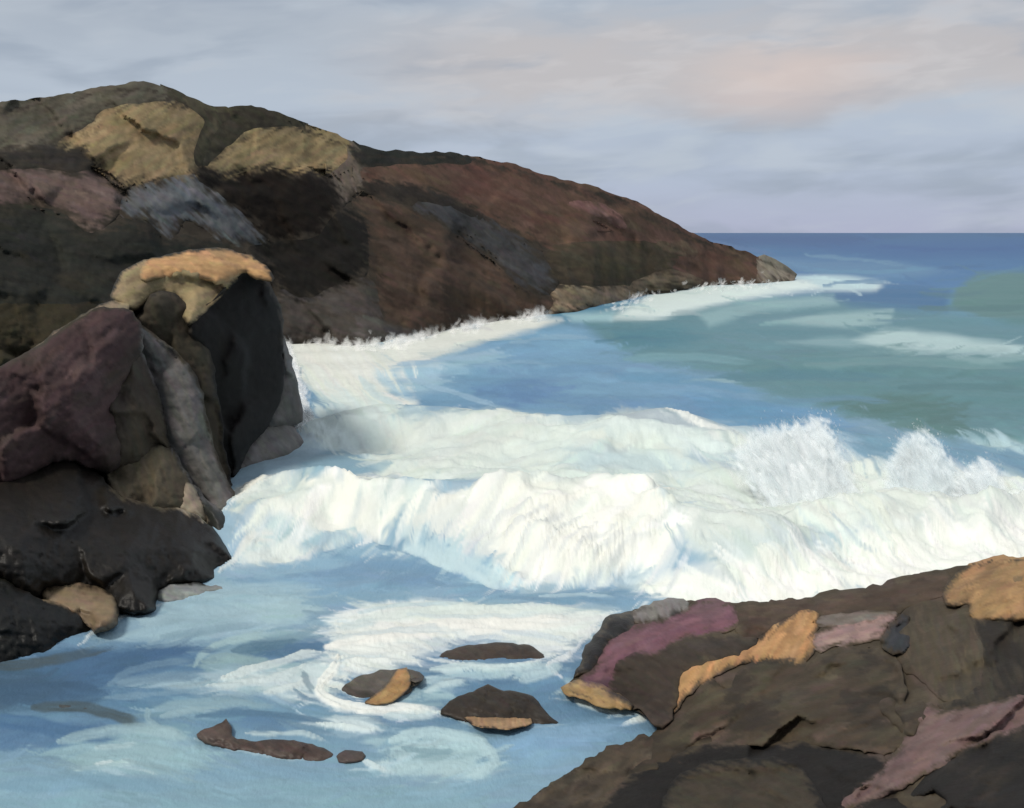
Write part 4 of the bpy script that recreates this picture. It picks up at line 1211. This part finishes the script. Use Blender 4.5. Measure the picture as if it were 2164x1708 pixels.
rock('dome_body', [(1992, 1254), (2030, 1206), (2080, 1186), (2120, 1180), (2300, 1182), (2300, 1300), (2100, 1310), (2048, 1304), (2052, 1274), (2008, 1280)], f_o, (166, 127, 76), M_ROCK, och, blend=14, bulge=.5, thick=1.5, facet=.15, fsize=60, relief=.05, angle=-0.5, colors=[((146, 115, 72), .0, .4, .7)])
rock('dark_spot', [(2080, 1240), (2120, 1218), (2220, 1212), (2220, 1240), (2140, 1246)], (lambda px, py: shelf_f(px, py) - .6), (132, 108, 72), M_ROCK, och, blend=14, bulge=.12, thick=.4, facet=.04, relief=.03, angle=-0.2)  # darker ochre spot on the dome
srock('olive_boulder', [(1895, 1305), (1950, 1272), (2012, 1276), (2052, 1310), (2085, 1380), (2065, 1462), (1992, 1484), (1950, 1434), (1900, 1404)], (94, 82, 62), 'olive brown upright rock left of the rounded ochre boulder', bulge=.4, angle=1.3, colors=[((78, 70, 56), .0, .4, .7)], raise_=.1)
srock('dark_olive_boulder', [(2045, 1312), (2100, 1304), (2300, 1300), (2300, 1470), (2164, 1470), (2000, 1510), (1985, 1486), (2060, 1460), (2086, 1385)], (64, 56, 45), 'dark olive rock under the rounded ochre boulder', bulge=.4, colors=[((86, 76, 58), .05, .4, .8)], angle=1.2, raise_=.05)
srock('great_brown_boulder', [(1386, 1516), (1450, 1466), (1560, 1412), (1650, 1396), (1700, 1400), (1800, 1366), (1885, 1380), (1905, 1430), (1905, 1500), (1960, 1484), (1945, 1530), (1885, 1595), (1800, 1580), (1700, 1572), (1560, 1572), (1450, 1595), (1330, 1640), (1290, 1620)], (87, 73, 54), 'great rounded brown boulder in the middle of the shelf', bulge=.8, angle=-0.3, facet=.22, fsize=80, colors=[((108, 86, 74), .1, .4, .8), ((66, 57, 45), .0, .35, .8), ((94, 86, 62), .1, .45, .7)])
srock('brown_bank', [(1000, 1722), (1040, 1694), (1140, 1640), (1270, 1552), (1388, 1514), (1410, 1560), (1340, 1612), (1290, 1690), (1280, 1800), (930, 1800)], (94, 80, 61), 'smooth brown bank sliding into the pool at the bottom', 'rock', bulge=.3, colors=[((112, 98, 76), .05, .4, .8), ((72, 60, 48), .1, .45, .7)], angle=-0.5, mat=M_ROCK)
srock('mauve_slab', [(1850, 1640), (1895, 1600), (1940, 1520), (1962, 1478), (1980, 1512), (2164, 1466), (2300, 1450), (2300, 1515), (2060, 1566), (1975, 1626), (1870, 1680), (1770, 1720), (1755, 1690)], (120, 94, 89), 'forked mauve band of rock at the right edge', 'rock slab', bulge=.3, raise_=.12, angle=-0.5)
srock('dark_boulder', [(1955, 1630), (2060, 1566), (2300, 1500), (2300, 1900), (1730, 1900), (1780, 1720), (1870, 1672)], (52, 46, 39), 'dark boulder in the bottom right corner', bulge=.5, colors=[((70, 60, 48), .05, .4, .8)], angle=-0.5, facet=.2, fsize=80)
lowb = empty('bottom_boulder', 1560, 1750, 16)
tag(lowb, 'low dark domed boulder with an olive face at the bottom edge', 'boulder')
rock('boulder_body', [(1255, 1730), (1320, 1645), (1430, 1592), (1540, 1568), (1680, 1572), (1800, 1585), (1880, 1605), (1850, 1645), (1785, 1700), (1760, 1800), (1700, 1850), (1250, 1850)], shelf_base, (46, 40, 34), M_ROCK, lowb, blend=16, bulge=.25, thick=1, facet=.22, fsize=110, fseed=555, sink=-.07, step=.1, relief=.022, angle=-0.2)
rock('olive_face', [(1405, 1700), (1430, 1650), (1500, 1615), (1670, 1604), (1735, 1690), (1760, 1800), (1400, 1800)], shelf_base, (80, 70, 52), M_ROCK, lowb, blend=22, bulge=.1, thick=.5, facet=.22, fsize=110, fseed=555, sink=-.42, step=.05, relief=.022, angle=0.3)
srock('tan_toe', [(1180, 1424), (1216, 1407), (1262, 1412), (1304, 1440), (1345, 1464), (1290, 1458), (1240, 1444)], (182, 142, 82), 'tan toe of rock dipping into the pool', 'rock', bulge=.3, facet=.04, relief=.03, raise_=.6, fseed=None, mat=M_WET, angle=0.4)

# ------------------------------------------------------------------ low rocks in the pool
I = dict(facet=.03, fsize=30, relief=.03, thick=.8, round_w=16, s=3.0, rough=4, slen=14, swid=3.5)


def islet(name, poly, color, label, dbot, top=1.2, parent=None, bulge=.25, cat='rock', off=0.0, **kw):
    p = np.asarray(poly, float)
    y1 = p[:, 1].max()
    y0 = p[:, 1].min()
    xa, xb = p[:, 0].min(), p[:, 0].max()
    D = F * EYE / (dbot - HOR) - off * .4 - .02
    fld = [(xa, y1, D), (xb, y1, D), ((xa + xb) / 2, y0, D + top)]
    a = dict(I)
    a['wl'] = .3
    a['step'] = .05
    a['blend'] = 5
    a.update(kw)
    bulge = bulge * .4
    o = rock(name, poly, fld, color, a.pop('mat', M_WET), parent, bulge=bulge, **a)
    if label:
        tag(o, label, cat, None if parent else 'low rocks in the pool')
    return o


islet('pool_rock', [(912, 1384), (955, 1365), (1000, 1353), (1060, 1349), (1120, 1355), (1148, 1374), (1160, 1386), (1100, 1400), (1050, 1404), (990, 1404), (955, 1398), (920, 1394)], (92, 75, 60), 'low brown rock nearest the breaker among the pool rocks', 1396, off=.35, colors=[((70, 58, 48), .0, .4, .7)])
r2 = empty('pool_rock', 800, 1478, 23.6)
tag(r2, 'small ochre and grey pool rock ringed by a white swirl', 'rock', 'low rocks in the pool')
islet('rock_body', [(710, 1464), (738, 1431), (790, 1410), (850, 1404), (880, 1410), (898, 1426), (866, 1442), (872, 1452), (842, 1468), (830, 1478), (780, 1482), (735, 1478)], (112, 104, 92), None, 1480, parent=r2, colors=[((82, 74, 62), .0, .4, .7)])
islet('ochre_face', [(765, 1476), (800, 1455), (835, 1418), (865, 1412), (868, 1440), (845, 1462), (825, 1474), (790, 1480)], (182, 138, 76), None, 1480, parent=r2, off=.6, bulge=.12, angle=-0.6)
islet('dark_tip', [(866, 1414), (882, 1408), (898, 1424), (872, 1432)], (84, 74, 66), None, 1452, parent=r2, off=-.2, bulge=.15)
r3 = empty('pool_rock', 1050, 1528, 22.4)
tag(r3, 'largest pool rock, dark brown above a tan face', 'rock', 'low rocks in the pool')
islet('rock_body', [(924, 1495), (960, 1466), (1000, 1450), (1040, 1446), (1100, 1454), (1132, 1466), (1152, 1500), (1192, 1521), (1130, 1527), (1060, 1532), (1020, 1527), (960, 1506)], (77, 65, 51), None, 1528, parent=r3, bulge=.3, colors=[((88, 82, 66), .0, .4, .6)])
islet('tan_face', [(968, 1501), (1000, 1497), (1060, 1500), (1120, 1496), (1126, 1524), (1060, 1531), (1020, 1526)], (186, 145, 96), None, 1529, parent=r3, off=.75, bulge=.12, angle=1.4)
islet('pool_rock', [(410, 1546), (440, 1526), (488, 1519), (490, 1550), (540, 1555), (600, 1552), (650, 1559), (692, 1574), (708, 1586), (682, 1601), (630, 1601), (560, 1588), (490, 1573), (440, 1560)], (106, 88, 78), 'long low brown rock with a raised left end', 1594, top=.9, off=.12, colors=[((92, 70, 60), .0, .4, .7), ((112, 106, 100), .1, .5, .7)])
islet('pool_rock', [(710, 1582), (735, 1574), (772, 1582), (766, 1599), (720, 1602)], (108, 92, 84), 'tiny brown rock off the right end of the long low rock', 1600, top=.4, bulge=.12)
islet('pool_rock', [(55, 1500), (110, 1480), (180, 1484), (240, 1500), (316, 1532), (240, 1537), (170, 1527), (110, 1512)], (96, 100, 98), 'grey olive rock awash at the far left of the pool', 1530, top=1.0, off=.12, bulge=.08, facet=.03)

# ------------------------------------------------------------------ spray
def ribbons(name, items, seed, mat=None, parent=None):
    """thin tapered threads of thrown water: start, direction, length, width, sag, colour"""
    rng = np.random.default_rng(seed)
    P0, Dv, Ln, Wd, Sg, C, A = items
    n = len(P0)
    K = 5
    t = np.linspace(0, 1, K)
    ctr = P0[:, None] + Dv[:, None] * (Ln[:, None] * t)[..., None]
    ctr[..., 2] -= (Sg * Ln)[:, None] * (t ** 2)[None]
    side = np.cross(Dv, np.array([0, 1.0, 0])) + rng.normal(0, 0.35, (n, 3))
    side /= np.linalg.norm(side, axis=1)[:, None] + 1e-9
    prof = np.array([0.45, 1.0, 0.9, 0.6, 0.08])
    off = side[:, None] * (Wd[:, None] * prof)[..., None] * 0.5
    V = np.stack([ctr - off, ctr + off], 2).reshape(-1, 3)
    base = (np.arange(n) * K * 2)[:, None]
    k = np.arange(K - 1) * 2
    q = np.stack([base + k, base + k + 1, base + k + 3, base + k + 2], -1).reshape(-1, 4)
    tint = np.repeat(C, K * 2, 0)
    cov = (A[:, None] * np.array([0.7, 1, .9, .7, .25])).repeat(2, 1).ravel()
    return make_mesh(name, V, q, tint, mat or M_SPRAY, parent, cover=cov)


def wisps(name, P0, D, Ln, Wd, C, A, seed, bend=.25, parent=None):
    """brush-shaped shreds of spray: soft edged, ragged, each with its own distance and heading"""
    rng = np.random.default_rng(seed)
    n = len(P0)
    K, M = 9, 6
    t = np.linspace(0, 1, K)
    b = np.linspace(-1, 1, M)
    side = np.cross(D, np.array([0, 1.0, 0])) + rng.normal(0, .3, (n, 3)) * np.array([.3, 1, .3])
    side /= np.linalg.norm(side, axis=1)[:, None] + 1e-9
    nrm = np.cross(side, D)
    cv = rng.normal(0, bend, n)
    a = (t - .3)[None, :, None]
    V = (P0[:, None, None] + D[:, None, None] * (Ln[:, None, None] * a)[..., None]
         + side[:, None, None] * (cv[:, None] * Ln[:, None] * (t * t)[None])[:, :, None, None]
         + side[:, None, None] * (Wd[:, None, None] * .5 * b[None, None] * (1 - .35 * t)[None, :, None])[..., None]
         + nrm[:, None, None] * (Wd[:, None, None] * .25 * (1 - b * b)[None, None] * np.ones((n, K, 1)))[..., None])
    br = rng.uniform(.55, 1, (n, 1, M)) * rng.uniform(.75, 1, (n, K, M))
    end = rng.uniform(.6, 1.0, (n, 1, M))
    cov = np.clip((1 - np.abs(b)) * 2.2, 0, 1)[None, None] * np.clip((end - t[None, :, None]) * 4, 0, 1) * np.clip(t * 6, 0, 1)[None, :, None] * br * A[:, None, None]
    base = (np.arange(n) * K * M)[:, None, None]
    kk = (np.arange(K - 1) * M)[None, :, None]
    mm = np.arange(M - 1)[None, None]
    o = base + kk + mm
    q = np.stack([o, o + 1, o + M + 1, o + M], -1).reshape(-1, 4)
    return make_mesh(name, V.reshape(-1, 3), q, np.repeat(C, K * M, 0), M_SPRAY, parent, cover=cov.ravel())


def plume(label, poly, Y, n, seed, lean, color=(236, 240, 240)):
    """a body of thrown water: shreds of spray through a volume, torn to droplets at its rim"""
    rng = np.random.default_rng(seed)
    P = chaikin(poly, 2)
    sdp_ = []
    pts = []
    while sum(len(p) for p in pts) < n:
        q = np.stack([rng.uniform(P[:, 0].min(), P[:, 0].max(), 2 * n), rng.uniform(P[:, 1].min(), P[:, 1].max(), 2 * n)], 1)
        d, _, _ = sdf(q[:, 0], q[:, 1], P)
        keep = d > 6
        pts.append(q[keep])
        sdp_.append(d[keep])
    p = np.concatenate(pts)[:n]
    d = np.concatenate(sdp_)[:n]
    c = p.mean(0)
    y0, y1 = P[:, 1].min(), P[:, 1].max()
    m2p = Y / F
    deep = -np.abs(rng.normal(0, .18, n)) - .25 * np.clip(d / 40, 0, 1)
    P0 = to_world(p[:, 0], p[:, 1], Y + deep + (y1 - p[:, 1]) * m2p * 1.25)
    fan = (p[:, 0] - c[0]) / (P[:, 0].max() - P[:, 0].min())
    D = np.stack([-lean + fan * .7 + rng.normal(0, .16, n), 1.25 + rng.normal(0, .12, n), np.ones(n)], 1)
    D /= np.linalg.norm(D, axis=1)[:, None]
    Ln = np.clip(d * rng.uniform(1.0, 2.4, n), 26, 110) * m2p
    Wd = np.clip(d * rng.uniform(.5, 1.2, n), 16, 56) * m2p
    mixc = rng.uniform(0, 1, n) ** 1.5
    C = lin(color)[None] * (1 - mixc[:, None]) + lin((226, 234, 236))[None] * mixc[:, None]
    A = rng.uniform(.3, .75, n) * np.clip(.4 + d / 40, 0, 1)
    o = wisps('spray_plume', P0, D, Ln, Wd, np.clip(C * 1.04, 0, .93), A, seed)
    tag(o, label, 'sea spray', 'spray plumes thrown up by the breaker', 'stuff')
    o['_org'] = list(o.location)
    core = rock('spray_core', c + (P[::3] - c) * .93, (lambda px, py: Y + .3 + (y1 - np.asarray(py)) * m2p * 1.25), color, M_SPRAY, o, bulge=.5, thick=.8, round_w=90, facet=.04, fsize=50, rough=10, relief=.03,
                angle=1.57 + lean, jitter=.03, wl=False, soft=26, white=True, step=.2, slen=40, swid=7, gain=1.0)
    core['kind'] = 'stuff'
    m = n // 2
    a = subdivide(P, 4)
    top = a[a[:, 1] < c[1]]
    p = top[rng.integers(0, len(top), m)]
    p = c + (p - c) * (1 + rng.normal(-.04, .07, m))[:, None] + rng.normal(0, 6, (m, 2))
    P0 = to_world(p[:, 0], p[:, 1], Y + (y1 - p[:, 1]) * m2p * 1.25 + rng.normal(-.3, .4, m))
    d = np.stack([rng.normal(-lean, .4, m), rng.normal(0, .2, m), np.full(m, 1.0)], 1)
    d /= np.linalg.norm(d, axis=1)[:, None]
    r = ribbons('droplets', (P0, d, rng.uniform(.04, .16, m), rng.uniform(.02, .05, m), rng.uniform(0, .3, m), np.full((m, 3), .93), rng.uniform(.1, .35, m)), seed, parent=o)
    r['kind'] = 'stuff'


plume('tallest plume of white spray thrown up by the breaker', [(1530, 975), (1580, 905), (1635, 892), (1690, 884), (1746, 862), (1776, 920), (1800, 990), (1850, 1060), (1900, 1130), (1780, 1170), (1650, 1140), (1590, 1060)], 36.5, 800, 31, .3)
plume('plume of spray second from the right, with a rounded top', [(1862, 1060), (1870, 980), (1899, 925), (1936, 896), (1982, 915), (2014, 965), (2045, 1020), (2075, 1110), (1960, 1140), (1890, 1120)], 35.5, 560, 32, .25, (230, 237, 238))
plume('shorter pointed plume of spray near the right edge', [(2010, 1030), (2048, 980), (2086, 955), (2118, 1000), (2165, 1080), (2190, 1150), (2050, 1160), (1990, 1110)], 34.5, 480, 33, .35)
plume('plume of spray running off the right edge', [(2110, 1080), (2150, 1030), (2210, 1010), (2330, 1000), (2330, 1160), (2150, 1160)], 34, 420, 34, .3)


def fringe(name, line, label, n, seed, direction, length, width, up=0.25, spread=.5, alpha=(.3, .8), zoff=0.05):
    rng = np.random.default_rng(seed)
    line = subdivide(np.asarray(line, float), 12)
    line = line[:int(np.argmax(np.hypot(*(line - line[0]).T))) + 1]
    seg = np.hypot(*(line[1:] - line[:-1]).T)
    cum = np.concatenate([[0], np.cumsum(seg)])
    pl = plan(line)
    t = rng.uniform(0, cum[-1], n)
    px = np.interp(t, cum, line[:, 0]) + rng.normal(0, 4, n)
    pv = np.interp(t, cum, pl[:, 1]) + rng.normal(0, 6, n)
    Y = F * EYE / (pv - HOR)
    X = (px - CX) / F * Y
    Z = sea_z(X, Y) + zoff + np.abs(rng.normal(0, .1, n)) * Y / 40
    sc = Y / 40
    d = np.array(direction, float) + rng.normal(0, spread, (n, 3)) * np.array([1, .4, .5])
    d[:, 2] = np.abs(d[:, 2]) * 1.0 + up
    d[:, 1] += .7
    d /= np.linalg.norm(d, axis=1)[:, None]
    C = np.array([0.93, 0.93, 0.92]) * rng.uniform(.9, 1.0, n)[:, None]
    o = wisps(name, np.stack([X, Y, Z], 1), d, length * .55 * rng.uniform(.4, 1.3, n) * sc, width * 3.0 * rng.uniform(.5, 1.4, n) * sc, C, rng.uniform(*alpha, n), seed)
    tag(o, label, 'sea spray', None, 'stuff')


fringe('shore_spray', [(590, 716), (690, 724), (800, 736), (905, 712), (930, 692), (1000, 690), (1060, 668), (1150, 672)], 'fringe of white spray along the foot of the headland', 520, 41, (-.6, 0, .3), .75, .16, up=.1, alpha=(.2, .6))
fringe('shore_spray', [(1290, 655), (1385, 622), (1400, 606), (1560, 603), (1650, 598)], 'line of white water under the point of the headland', 260, 42, (-.3, 0, .3), .36, .1, up=.1, alpha=(.2, .6))
fringe('shore_spray', [(602, 725), (616, 780), (636, 850), (650, 890), (620, 905)], 'white water thrown against the grey foot rock', 330, 43, (-.8, 0, .6), .9, .12)
